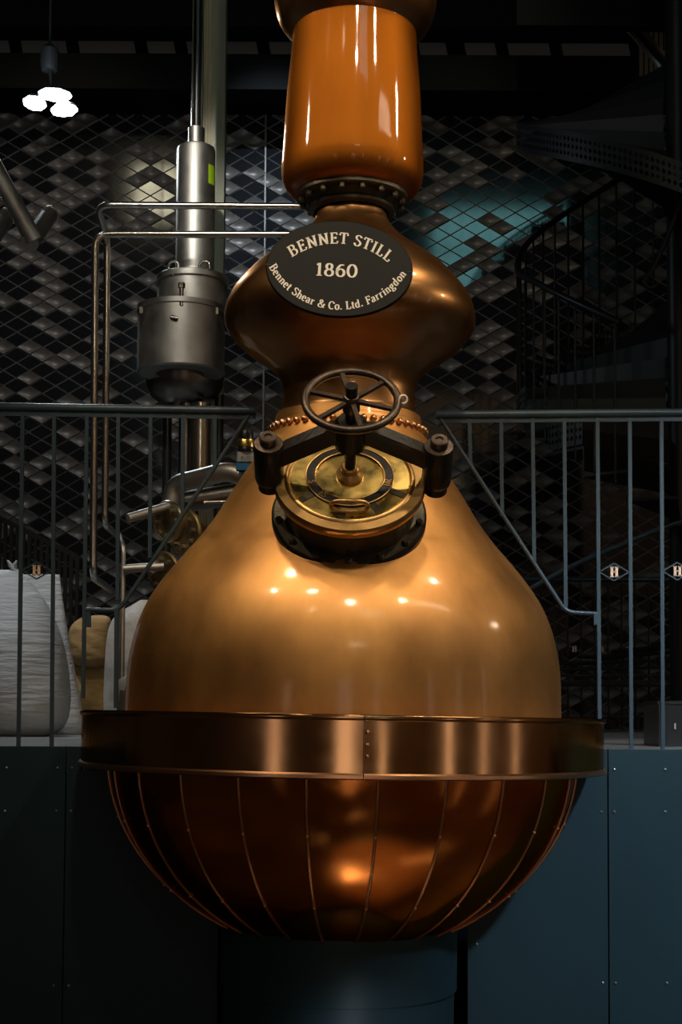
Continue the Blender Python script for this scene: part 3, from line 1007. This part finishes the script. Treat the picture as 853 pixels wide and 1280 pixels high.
# far railing by the foot of the spiral stair
YF = 6.5
root = empty('railing', (at(700, 900, YF).x, YF, ZP))
tag(root, 'dark railing with small emblems standing before the tiled wall', 'railing')
x0, x1 = at(575, 722, YF).x, at(930, 722, YF).x
zh = at(700, 724, YF).z
MB().tube([Vector((x0, YF, zh)) - root.location, Vector((x1, YF, zh)) - root.location], .022, 10).build('handrail', rail_paint, root, 50)
sp = 16.9 / ppm(YF)
n = int((x1 - x0) / sp)
zb = 0.0
for k in range(n + 1):
    x = x0 + k * sp - root.location.x
    MB().box((x, 0, (zh - ZP) / 2), (.013, .013, zh - ZP)).build('baluster', stair_black, root)
    if k % 2 == 0 and k < n:
        c = at(700, 811, YF)
        emblem(root, x + sp / 2, c.z - ZP, 0, sp * .46, sp * .3, .042)
MB().box(((x0 + x1) / 2 - root.location.x, 0, .09), (x1 - x0, .02, .02)).build('bottom_rail', stair_black, root)

# ================================================================== SPIRAL STAIRCASE
YS = 5.2
SX = at(848, 400, YS).x
RS = 1.12
stair = empty('spiral_staircase', (SX, YS, ZP))
tag(stair, 'black cast iron spiral staircase with pierced risers against the tiled wall', 'staircase')


def sp_loc(theta, r, z):
    return Vector((r * math.cos(theta), r * math.sin(theta), z - ZP))


def wedge(th0, th1, r0, r1, z0, z1):
    n_ = 4
    vs_ = []
    for z in (z0, z1):
        for k in range(n_ + 1):
            t = th0 + (th1 - th0) * k / n_
            vs_.append(sp_loc(t, r1, z))
        vs_.append(sp_loc(th1, r0, z))
        vs_.append(sp_loc(th0, r0, z))
    m_ = n_ + 3
    return MB().add(vs_, [tuple(range(m_))[::-1], tuple(range(m_, 2 * m_))] + [(i, (i + 1) % m_, (i + 1) % m_ + m_, i + m_) for i in range(m_)])


MB().lathe([(.075, 0), (.075, 6.6), (0, 6.6)], 20).build('centre_post', stair_black, stair, 40)
# path: angle falls while the stair climbs
STEP = R(16)
path = []
z = ZP + 0.19
th = R(360 + 270)
zs = [(R(630), ZP + .2), (R(540), 1.85), (R(450), 2.15), (R(360), 2.5), (R(270), 2.80), (R(200), 3.60), (R(180), 3.78), (R(90), 4.62), (R(0), 4.72), (R(-60), 4.76), (R(-90), 4.93), (R(-180), 5.75), (R(-270), 6.5)]


def stair_z(t):
    for (ta, za), (tb, zb_2) in zip(zs, zs[1:]):
        if tb <= t <= ta:
            return za + (zb_2 - za) * (ta - t) / (ta - tb)
    return zs[-1][1]


def pierced(th0, th1, r, z0, z1, cols, rows_):
    """strip with diamond holes, bent round the outside of the tread"""
    mb_ = MB()

    def p(u, v, rr_=r):
        th_ = th0 + (th1 - th0) * u
        zb_3 = stair_z(th_) if th0 < R(20) else stair_z(th1)
        return sp_loc(th_, rr_, zb_3 + z0 + (z1 - z0) * v)
    for i in range(cols):
        for j in range(rows_):
            u0, u1, v0, v1 = i / cols, (i + 1) / cols, .12 + .76 * j / rows_, .12 + .76 * (j + 1) / rows_
            uc, vc = (u0 + u1) / 2, (v0 + v1) / 2
            c4 = [(u0, v0), (u1, v0), (u1, v1), (u0, v1)]
            m4 = [(uc, v0 + (v1 - v0) * .12), (u1 - (u1 - u0) * .12, vc), (uc, v1 - (v1 - v0) * .12), (u0 + (u1 - u0) * .12, vc)]
            V_ = [p(*q) for q in c4] + [p(*q) for q in m4]
            mb_.add(V_, [(0, 1, 5, 4), (1, 2, 6, 5), (2, 3, 7, 6), (3, 0, 4, 7)])
    for v0, v1 in ((0, .12), (.88, 1)):
        mb_.add([p(k / 4, v) for v in (v0, v1) for k in range(5)], [(k, k + 1, k + 6, k + 5) for k in range(4)])
    return mb_


t = R(560)
while t > R(-250):
    z = stair_z(t)
    tr = wedge(t - STEP * 1.02, t, .07, RS, z - .018, z).build('tread', stair_black, stair)
    if t < R(230):
        pierced(t, t - STEP, RS + .004, -.17, .03, 9, 3).build('pierced_fascia', stair_filigree, tr)
        # nosing riser
        rs_ = MB().add([sp_loc(t, .09, z - .16), sp_loc(t, RS, z - .16), sp_loc(t, RS, z), sp_loc(t, .09, z)], [(0, 1, 2, 3)])
        rs_.v = [Vector(p_) for p_ in rs_.v]
        nrm = Vector((-math.sin(t), math.cos(t), 0)) * .01
        rb = MB().poly(rs_.v, nrm).build('riser', stair_black, tr)
    t -= STEP

def hr_off(t_):
    return .92 + .40 * max(0.0, min(1.0, (R(180) - t_) / R(90)))


# outer handrail and balusters along the left and back of the flight
hr = []
t = R(238)
while t > R(20):
    hr.append(sp_loc(t, RS + .0, stair_z(t) + hr_off(t)))
    t -= R(5)
MB().tube(hr, .022, 10).build('handrail', stair_black, stair, 60)
t = R(236)
while t > R(24):
    z = stair_z(t)
    MB().tube([sp_loc(t, RS, z - .12), sp_loc(t, RS, z + hr_off(t))], .0085, 6).build('baluster', stair_black, stair, 60)
    t -= R(7.5)
# lower handrail sweeping up from the platform
lr = [Vector(at(*p)) - stair.location for p in ((600, 775, 4.6), (700, 716, 4.5), (780, 680, 4.4), (853, 652, 4.35), (930, 640, 4.4))]
MB().tube([Vector(q) for q in spline([tuple(p) for p in lr], 6)], .018, 8).build('handrail', rail_paint, stair, 60)
# inner handrail with a scrolled end
ir = [tuple(at(px, py, YS - .9) - stair.location) for px, py in ((868, 215), (853, 250), (838, 288), (822, 325), (812, 343), (806, 352), (812, 360), (822, 356))]
MB().tube([Vector(q) for q in spline(ir, 5)], .016, 8).build('handrail', stair_black, stair, 60)

# upper stair string and slatted screen beyond the spiral
YU = 6.2
struct(MB().box((at(760, 0, 5.9).x + .6, 5.9, at(760, 32, 5.85).z + .5), (2.6, .1, 1.0)).build('trim_5', beam_mat))
us = empty('stair_string', at(845, 108, YU))
tag(us, 'pale-edged sloping stair string above the spiral staircase', 'stair string')
for (a, b) in (((782, 33), (842, 104)), ((800, 33), (838, 78))):
    pa, pb = at(*a, YU) - us.location, at(*b, YU) - us.location
    MB().bar(pa + (pa - pb) * .6, pb, .024, .03).build('edge_bar', steel, us)
pa, pb = at(790, 33, YU + .03) - us.location, at(841, 95, YU + .03) - us.location
MB().bar(pa + (pa - pb) * .6, pb, .08, .02).build('web', stair_black, us)
scr = empty('slat_screen', at(830, 100, YU + .4))
tag(scr, 'beige vertical slat screen behind the sloping stair string', 'screen')
for k in range(16):
    p, q = at(802 + k * 6.2, 95, YU + .4) - scr.location, at(802 + k * 6.2, -40, YU + .4) - scr.location
    MB().bar(p, q, .028, .02).build('slat', beige, scr)
MB().box(((at(850, 95, YU + .4) - scr.location).x, .03, .55), (.75, .015, 1.35)).build('backing', black_gloss, scr)

# ================================================================== STAINLESS VESSEL BEHIND THE STILL
YV = 2.5
ves = empty('stainless_vessel', (at(240, 600, YV).x, YV, ZP))
tag(ves, 'brushed stainless column with two flanged drums and lifting eyes behind the railing', 'vessel')
SV = ppm(YV)


def vz(py, Y=YV):
    return at(240, py, Y).z - ZP


def vlathe(name, cx, Y, lst, material, parent=None, seg=56, sm=35):
    x = at(cx, 400, Y).x - ves.location.x
    o = MB().lathe([(h / ppm(Y), at(cx, py, Y).z - ZP) for (py, h) in lst], seg, Matrix.Translation((x, Y - YV, 0))).build(name, material, parent or ves, sm)
    return o


vlathe('flue', 243.5, YV, [(165, 6.5), (-120, 6.5)], black_gloss)
for dx in (-6.2, 6.4):
    vlathe('flue_strip', 243.5 + dx, YV - .01, [(165, 1.3), (-120, 1.3)], steel_pol, None, 8)
vlathe('reducer', 243, YV, [(190, 10.5), (161, 10.5), (160, 9.5), (160, 5)], steel)
cyl = vlathe('upper_cylinder', 243, YV, [(350, 24.5), (190, 24.5), (186, 23.5), (184, 20), (184, 5)], steel)
mb = MB()
stp = at(264.5, 222, YV)
xc = at(243, 400, YV).x - ves.location.x
mb.lathe([(24.9 / SV, vz(235)), (24.9 / SV, vz(211))], 4, Matrix.Translation((xc, 0, 0)), R(-45), R(-12))
mb.build('sticker', lime, cyl)
drum = vlathe('upper_drum', 240, YV, [(392, 44), (356, 44), (355.5, 47), (349, 47), (348, 45.5), (348, 20)], steel)
low = vlathe('lower_drum', 227, YV - .12, [(392, 40), (386, 54.5), (386, 56.5), (392, 56.5), (393, 54.8), (466, 55), (468, 53), (468, 31), (455, 30), (455, 0)], steel)
bowl = vlathe('lower_bowl', 232, YV + .10, [(466, 51), (484, 48), (496, 42), (506, 28), (510, 12)], steel_dark)
vlathe('outlet_pipe', 252, YV, [(505, 13), (596, 13)], steel_pol)
vlathe('outlet_pipe', 234, YV + .05, [(505, 9), (600, 9)], steel_dark)
for (cx, cy) in ((217, 333), (256, 333)):
    p = at(cx, cy, YV - .155) - ves.location
    mb = torus(MB(), p, (0.15, 1, 0), 6.6 / SV, 1.7 / SV, 24, 8)
    mb.tube([p + Vector((0, 0, -6.5 / SV)), p + Vector((0, 0, -12 / SV))], 3 / SV, 10)
    mb.build('lifting_eye', steel_pol, drum, 50)
p = at(227, 366, YV - .33) - ves.location
mb = MB().tube([p + Vector((0, 0, -16 / SV)), p + Vector((0, 0, 8 / SV))], 2.6 / SV, 10)
mb.tube([p + Vector((0, 0, 6 / SV)), p + Vector((0, 0, 12 / SV))], 4.3 / SV, 6)
mb.build('jack_bolt', steel_pol, low, 40)
for k, (cx, cy) in enumerate(((199, 377), (240, 377), (272, 388), (176, 387))):
    p = at(cx, cy, YV - .28) - ves.location
    MB().tube([p + Vector((0, 0, -5 / SV)), p + Vector((0, 0, 3 / SV))], 2.4 / SV, 6).build('bolt', steel_pol, low, 40)
p = at(218, 396, YV - .345) - ves.location
MB().tube([p + Vector((-.02, .03, 0)), p + Vector((-.01, 0, 0)), p + Vector((.008, 0, -.005)), p + Vector((.012, .03, -.02))], .010, 8).build('latch', steel_dark, low, 50)
for px in (209.5, 274):
    a, b = at(px, 518, YV + .1) - ves.location, at(px, 518, YV + .1) - ves.location
    b.z = 0
    MB().tube([b, a + Vector((0, 0, .1))], 5.8 / SV, 12).build('leg', black_gloss, ves, 50)
post = empty('service_post', (at(267, 800, 2.95).x, 2.95, ZP))
tag(post, 'tall beige and green-grey square service post behind the stainless column', 'post')
ht = at(267, -120, 2.95).z - ZP
for (a, b, mt) in ((253, 263, beige), (263, 281, green_grey)):
    x = (at(a, 300, 2.95).x + at(b, 300, 2.95).x) / 2 - post.location.x
    wd = at(b, 300, 2.95).x - at(a, 300, 2.95).x
    MB().box((x, 0, ht / 2), (wd - .002, .09 if mt is beige else .11, ht)).build('profile', mt, post)
for dx in (255.5, 259):
    x = at(dx, 300, 2.95).x - post.location.x
    MB().box((x, -.048, ht / 2), (.006, .008, ht)).build('groove_strip', green_grey, post)

# two bent stainless pipes
YP = 1.95
r_p = 4.6 / ppm(YP)
q1 = at(446, 259, YP + .1)
a = [Vector((q1.x, .425, 2.90)), Vector((q1.x, q1.y, 2.90)), q1, at(122, 256, YP + .1), at(134, 300, YP + .35), at(131, 656, YP + .35), at(150, 672, YP + .9), at(150, 672, 7.0)]
o = MB().tube(rounded(a, .07), r_p, 14).build('bent_pipe', steel_pol, None, 60)
tag(o, 'polished stainless pipe whose upper run bends back behind its twin', 'pipe')
q1 = at(426, 293, YP)
a = [Vector((q1.x, .425, 2.80)), Vector((q1.x, q1.y, 2.80)), q1, at(119, 293, YP), at(116.5, 722, YP), at(140, 738, YP + .7), at(140, 738, 7.0)]
o = MB().tube(rounded(a, .07), r_p, 14).build('bent_pipe', steel_pol, None, 60)
tag(o, 'polished stainless pipe with lower run and long square bend down the left', 'pipe')

# V-shaped pipes at the left
YL = 2.8
for k, (dx, dy, lab) in enumerate(((0, 0, 'V-bent stainless pipe with stub end showing in full against the tiles'), (-53, 2, 'V-bent stainless pipe behind its twin, mostly cut off'))):
    Yk = YL + .15 * k
    rr_ = 11.5 / ppm(Yk)
    A = at(-60 + dx, 112 + dy, Yk - .25)
    B = at(43 + dx, 301 + dy, Yk)
    C = at(62 + dx, 268 + dy, Yk + .25)
    root = empty('angled_pipe', B)
    tag(root, lab, 'pipe')
    MB().tube([A - B + (A - B) * 2.2, Vector((0, 0, 0))], rr_, 20).build('long_arm', steel, root, 50)
    MB().tube([Vector((-.02, -.02, -.02)), C - B], rr_ * .98, 20).build('stub', steel, root, 50)
    mb = torus(MB(), C - B, C - B, rr_, .006, 28, 8)
    mb.build('stub_rim', steel_pol, root, 50)

# ================================================================== FLANGED PIPEWORK AT THE STILL'S FLANK
YQ = 0.95
pw = empty('flanged_pipework', (at(215, 700, YQ).x, YQ, ZP))
tag(pw, 'stainless and brass flanged pipework tucked behind the copper pot', 'pipework')
SQ = ppm(YQ)


def ql(px, py, dy=0.0):
    return at(px, py, YQ + dy) - pw.location


MB().tube(rounded([ql(214, 640, .2), ql(216, 606, .2), ql(250, 598, .15), ql(286, 588, .1), ql(312, 600, .1), ql(330, 640, .15)], .09, 8), 12.5 / SQ, 18).build('elbow', steel, pw, 60)
MB().tube([ql(214, 630, .45), ql(330, 612, .45)], 15 / SQ, 18).build('main_pipe', steel_dark, pw, 60)
MB().tube([ql(255, 628, -.02), ql(300, 626, -.02)], 2.2 / SQ, 8).build('tie_rod', steel_pol, pw, 60)


def flange(name, c, n_, r_, th_, material, nb=8):
    M_ = axis_frame(c, n_)
    o_ = MB().lathe([(r_ * .80, th_ * .25), (r_ * .82, 0), (r_ * .97, 0), (r_, th_ * .2), (r_, th_ * .8), (r_ * .97, th_), (r_ * .82, th_), (r_ * .80, th_ * .75)], 40, M_, 0, 2 * PI, True).build(name, material, pw, 40)
    MB().lathe(disc_prof(r_ * .81, th_ * .15, th_ * .85), 40, M_).build('flange_face', dull_brass, o_, 40)
    for k in range(nb):
        a = 2 * PI * k / nb
        q = M_ @ Vector((r_ * .66 * math.cos(a), r_ * .66 * math.sin(a), -.012))
        MB().tube([q, q + Vector(n_).normalized() * (th_ + .024)], .0085, 6).build('bolt', steel, o_, 40)
    return o_


nf = Vector((-.62, -.76, -.10))
flange('pipe_flange', ql(208, 652, .05), -nf, 27 / SQ, .020, pale_rim)
flange('pipe_flange', ql(228, 664, .02), -nf, 29 / SQ, .022, dull_brass)
MB().tube([ql(231, 664, .04), ql(258, 678, .14)], 19 / SQ, 20).build('copper_stub', copper_bulb, pw, 50)
flange('pipe_flange', ql(203, 716, .0), Vector((.6, .76, .12)), 27 / SQ, .018, dull_brass)
MB().tube([ql(205, 716, .04), ql(235, 724, .14)], 19 / SQ, 20).build('copper_stub', copper_bulb, pw, 50)
MB().tube([ql(160, 648, -.05), ql(214, 632, .05)], 6 / SQ, 14).build('stub_pipe', steel, pw, 50)
MB().tube([ql(154, 711, -.02), ql(205, 708, .0)], 5.5 / SQ, 14).build('stub_pipe', steel, pw, 50)
b = ql(154.5, 690)
b2 = Vector((b.x, b.y, 0))
MB().tube(rounded([ql(149, 668, .1), ql(154.5, 684), b2], .03), 3.2 / SQ, 10).build('drain_pipe', steel, pw, 50)
b3 = ql(150, 760)
MB().tube([b3, Vector((b3.x, b3.y, 0))], 2.4 / SQ, 10).build('drain_pipe', steel_dark, pw, 50)

# level sensor with blue base
YI = 0.55
ins = empty('valve_actuator', at(306, 590, YI))
tag(ins, 'small valve actuator with brass ring, white body and blue base beside the pot', 'actuator')
SI = ppm(YI)


def il(px, py, dy=0):
    return at(px, py, YI + dy) - ins.location


def cyl_at(name, px, y0_, y1_, h, material, seg=28):
    c = il(px, y1_)
    MB().lathe([(0, 0), (h / SI, 0), (h / SI, (y1_ - y0_) / SI), (h * .93 / SI, (y1_ - y0_) / SI + .003), (0, (y1_ - y0_) / SI + .003)], seg, Matrix.Translation(c)).build(name, material, ins, 40)


cyl_at('cap', 308, 540, 551, 9, black_gloss)
cyl_at('brass_ring', 308, 551, 560, 11.5, brass)
cyl_at('black_ring', 308, 560, 565, 11, black_gloss)
MB().box(il(307, 572), (20 / SI, 14 / SI, 13 / SI)).build('body', grey_plastic, ins)
for k in range(4):
    MB().box(il(302 + k * 3.3, 573, -.021), (1.4 / SI, .006, 8 / SI)).build('fin', steel, ins)
MB().box(il(304, 584), (17 / SI, 13 / SI, 9 / SI)).build('base', blue_plastic, ins)
MB().tube([il(304, 588), il(304, 630, .1)], .016, 10).build('stem', steel, ins, 40)

# small pump motor by the girdle
YM = 0.62
mo = empty('pump_motor', (at(157, 880, YM).x, YM, ZP))
tag(mo, 'small grey pump motor with blue face beside the girdle', 'motor')
c = at(161, 863, YM) - mo.location
mb = MB().lathe([(0, 0), (17 / ppm(YM), 0), (18.5 / ppm(YM), .01), (18.5 / ppm(YM), .055), (16.5 / ppm(YM), .07), (0, .07)], 36, axis_frame(c + Vector((-.012, .04, 0)), (.55, -.83, 0)))
mb.build('housing', grey_plastic, mo, 40)
MB().lathe([(14.5 / ppm(YM), 0), (14.5 / ppm(YM), .014), (11 / ppm(YM), .016), (0, .016)], 36, axis_frame(c + Vector((-.012, .04, 0)) + Vector((.55, -.83, 0)) * .068, (.55, -.83, 0))).build('face', blue_plastic, mo, 40)
MB().box((c.x, c.y, c.z / 2), (.05, .10, c.z)).build('foot', steel_dark, mo)
pk = MB().box((0, 0, .035), (.04, .05, .07))
pk.add([(-.012, -.012, .07), (.012, -.012, .07), (.012, .012, .07), (-.012, .012, .07), (0, 0, .082)], [(0, 1, 4), (1, 2, 4), (2, 3, 4), (3, 0, 4)])
pko = pk.build('junction_box', pale_pink)
bp_ = at(138, 880, 1.1)
pko.location = (bp_.x, 1.1, ZP)
tag(pko, 'tiny pale pink junction box on the floor next to the pump motor', 'box')

# ================================================================== SACKS
def sack(name, px, Y, rings, material, label, seed, top_pinch=True, group=None, ry=0.55):
    """rings: (py, left px, right px, depth factor)"""
    rg = random.Random(seed)
    base = at(px, 900, Y)
    root_loc = Vector((base.x, Y, ZP))
    vs_, fs = [], []
    SEG = 48
    rr_ = spline(rings, 5)
    zbot = at(px, rings[-1][0], Y).z
    for (py, l, r_, dp) in rr_:
        a, b = at(l, py, Y), at(r_, py, Y)
        cx, hw_ = (a.x + b.x) / 2, (b.x - a.x) / 2
        zz = max(0.0, a.z - zbot)
        for k in range(SEG):
            t = 2 * PI * k / SEG
            c_, s_ = math.cos(t), math.sin(t)
            wob = 1 + .018 * math.sin(3 * t + py * .05 + seed) + .012 * math.sin(7 * t + py * .11)
            vs_.append((cx + hw_ * math.copysign(abs(c_) ** .75, c_) - root_loc.x, hw_ * dp * math.copysign(abs(s_) ** .8, s_) * wob, zz))
    n_ = len(rr_)
    for i in range(n_ - 1):
        for k in range(SEG):
            k2 = (k + 1) % SEG
            fs.append((i * SEG + k, i * SEG + k2, (i + 1) * SEG + k2, (i + 1) * SEG + k))
    fs.append(tuple(range(SEG)))
    fs.append(tuple((n_ - 1) * SEG + k for k in range(SEG))[::-1])
    root = empty(name, root_loc)
    MB().add(vs_, fs).build('bag', material, root, 70)
    tag(root, label, 'sack', group)
    return root


s1 = sack('sack', 20, 2.15, [(711, -40, 24, .10), (716, -46, 30, .22), (735, -52, 46, .42), (760, -56, 62, .60), (800, -58, 78, .75), (850, -58, 86, .80), (885, -56, 86, .78), (905, -50, 80, .70), (916, -40, 68, .6), (919, -28, 56, .5)],
          sack_white, 'full white woven sack with tied ear standing on the platform', 3, group='white sacks')
p = at(14, 706, 2.15) - s1.location
mb = MB()
mb.tube([p + Vector((.03, 0, -.04)), p + Vector((.0, -.01, -.005)), p + Vector((-.015, -.01, .02))], [.016, .012, .004], 8)
mb.tube([p + Vector((.02, 0, -.03)), p + Vector((.02, -.01, .005)), p + Vector((.03, -.01, .02))], [.014, .010, .004], 8)
mb.build('tied_ear', sack_white, s1, 60)
sack('sack', 62, 2.75, [(712, 30, 75, .10), (716, 28, 75.5, .16), (745, 24, 79, .30), (790, 20, 86, .5), (840, 16, 95, .62), (880, 14, 102, .66), (902, 16, 104, .62), (912, 22, 100, .5)],
     sack_white, 'flat-topped white woven sack standing behind the tied one', 8, group='white sacks')
sack('sack', 172, 1.75, [(741, 176, 190, .12), (748, 164, 200, .28), (758, 148, 206, .42), (772, 138, 210, .5), (800, 133, 212, .6), (860, 130, 214, .6), (900, 132, 212, .55), (914, 138, 204, .45)],
     sack_clear, 'crumpled white plastic sack behind the copper pot', 21)
h = sack('sack', 114, 3.15, [(800, 92, 132, .4), (812, 90, 134, .6), (835, 88, 135, .66), (860, 86, 138, .66), (885, 86, 139, .64), (902, 90, 136, .55), (911, 96, 130, .45)],
         hessian, 'brown hessian sack with its top folded over', 31)
mb = MB()
fold = [(769, 118, 130, .2), (773, 100, 138, .6), (785, 88, 139.5, .85), (805, 86, 140, .95), (822, 88, 139, .92), (830, 94, 134, .8), (834, 104, 124, .6)]
SEG = 40
rr_ = spline(fold, 4)
vs_, fs = [], []
for (py, l, r_, dp) in rr_:
    a, b = at(l, py, 3.07), at(r_, py, 3.07)
    cx, hw_ = (a.x + b.x) / 2, (b.x - a.x) / 2
    for k in range(SEG):
        t = 2 * PI * k / SEG
        vs_.append((cx + hw_ * math.cos(t) - h.location.x, 3.07 - h.location.y + hw_ * dp * math.sin(t) * (1 + .05 * math.sin(5 * t + py)), a.z - ZP))
for i in range(len(rr_) - 1):
    for k in range(SEG):
        fs.append((i * SEG + k, i * SEG + (k + 1) % SEG, (i + 1) * SEG + (k + 1) % SEG, (i + 1) * SEG + k))
fs.append(tuple(range(SEG)))
mb.add(vs_, fs).build('folded_top', hessian, h, 70)

# ================================================================== SMALL BACKGROUND THINGS
# slatted black gate behind the sacks
YG = 4.3
gt = empty('slatted_gate', (at(45, 800, YG).x, YG, ZP))
tag(gt, 'black slatted balustrade sloping down behind the white sacks', 'balustrade')
A, B = at(-60, 618, YG) - gt.location, at(97, 696, YG) - gt.location
MB().bar(A, B, .03, .03).build('handrail', stair_black, gt)
for k in range(22):
    t = k / 21
    p = A.lerp(B, t)
    MB().box((p.x, 0, p.z / 2), (.022, .02, p.z)).build('slat', stair_black, gt)

# black floor box at the right
bx = empty('floor_box', (at(842, 932, .55).x, .75, ZP))
tag(bx, 'black cabinet on the platform beyond the blue-grey railing', 'cabinet')
wd, hg = .13, (at(842, 880, .65).z - ZP)
p0 = at(824, 900, .62).x - bx.location.x
MB().box((p0 + .20, 0, hg / 2), (.40, .26, hg)).build('body', black_gloss, bx)
MB().box((p0 + .20, 0, hg + .005), (.41, .27, .012)).build('lid', stair_black, bx)
lp = at(844, 908, .62) - bx.location
MB().box((lp.x, -.133, lp.z), (.006, .008, .022)).build('latch', steel, bx)

# three-lobed pendant lamp
YD = 4.4
lamp = empty('pendant_lamp', at(62, 128, YD))
tag(lamp, 'three-lobed white high-bay lamp hanging from a rod', 'lamp')
SL = ppm(YD)


def lens(name, cx, cy, hw_, hh, rot):
    c = at(cx, cy, YD) - lamp.location
    N_ = 8
    vs_ = []
    # lens lies in a plane tilted towards the viewer and the floor
    ex = Vector((math.cos(rot), -.25 * math.sin(rot), -math.sin(rot) * .9))
    nrm_ = Vector((0, -.62, -.78))
    ex = (ex - nrm_ * ex.dot(nrm_)).normalized()
    ey = nrm_.cross(ex).normalized()
    shape = [(-1, .15), (-.55, .85), (.25, 1), (.85, .55), (1, -.1), (.6, -.85), (-.2, -1), (-.85, -.6)]
    for d in (0, .02):
        for (u, v) in shape:
            vs_.append(c + ex * (u * hw_ / SL) + ey * (v * hh / SL) - nrm_ * d)
    MB().add(vs_, [tuple(range(8)), tuple(range(8, 16))[::-1]] + [(i, (i + 1) % 8, (i + 1) % 8 + 8, i + 8) for i in range(8)]).build(name, lamp_glass, lamp)
    back = []
    for d, s_ in ((.022, 1.06), (.07, .8)):
        for (u, v) in shape:
            back.append(c + ex * (u * hw_ * s_ / SL) + ey * (v * hh * s_ / SL) - nrm_ * d)
    MB().add(back, [tuple(range(8)), tuple(range(8, 16))[::-1]] + [(i, (i + 1) % 8, (i + 1) % 8 + 8, i + 8) for i in range(8)]).build('heat_sink', stair_black, lamp)


lens('diffuser', 43, 130, 14.5, 9.0, R(32))
lens('diffuser', 68.5, 119.5, 21, 8.2, R(17))
lens('diffuser', 80, 138.5, 17, 8.2, R(-6))
pt = at(62, 70, YD + .1) - lamp.location
MB().lathe([(.0, 0), (.05, 0), (.06, .03), (.06, .14), (.03, .17), (0, .17)], 20, Matrix.Translation(Vector((pt.x, pt.y, pt.z - .1)))).build('driver_housing', stair_black, lamp, 40)
MB().tube([Vector((0, .06, .04)), Vector((pt.x, pt.y, pt.z)), Vector((pt.x, pt.y, 9.5 - lamp.location.z))], .010, 8).build('rod', stair_black, lamp, 40)
ll = bpy.data.lights.new('lamp_light', 'SPOT')
ll.energy = 110
ll.color = (0.86, 0.95, 1.0)
ll.spot_size = R(150)
ll.spot_blend = 0.8
ll.shadow_soft_size = 0.12
lo = bpy.data.objects.new('lamp_light', ll)
COL.objects.link(lo)
lo.location = lamp.location + Vector((0, -.12, -.12))
lo.rotation_euler = (R(-15), 0, 0)

lg = bpy.data.lights.new('lamp_glow', 'POINT')
lg.energy = 35
lg.color = (0.80, 0.92, 1.0)
lg.shadow_soft_size = 0.12
go_ = bpy.data.objects.new('lamp_glow', lg)
COL.objects.link(go_)
go_.location = lamp.location + Vector((0, -.16, -.10))
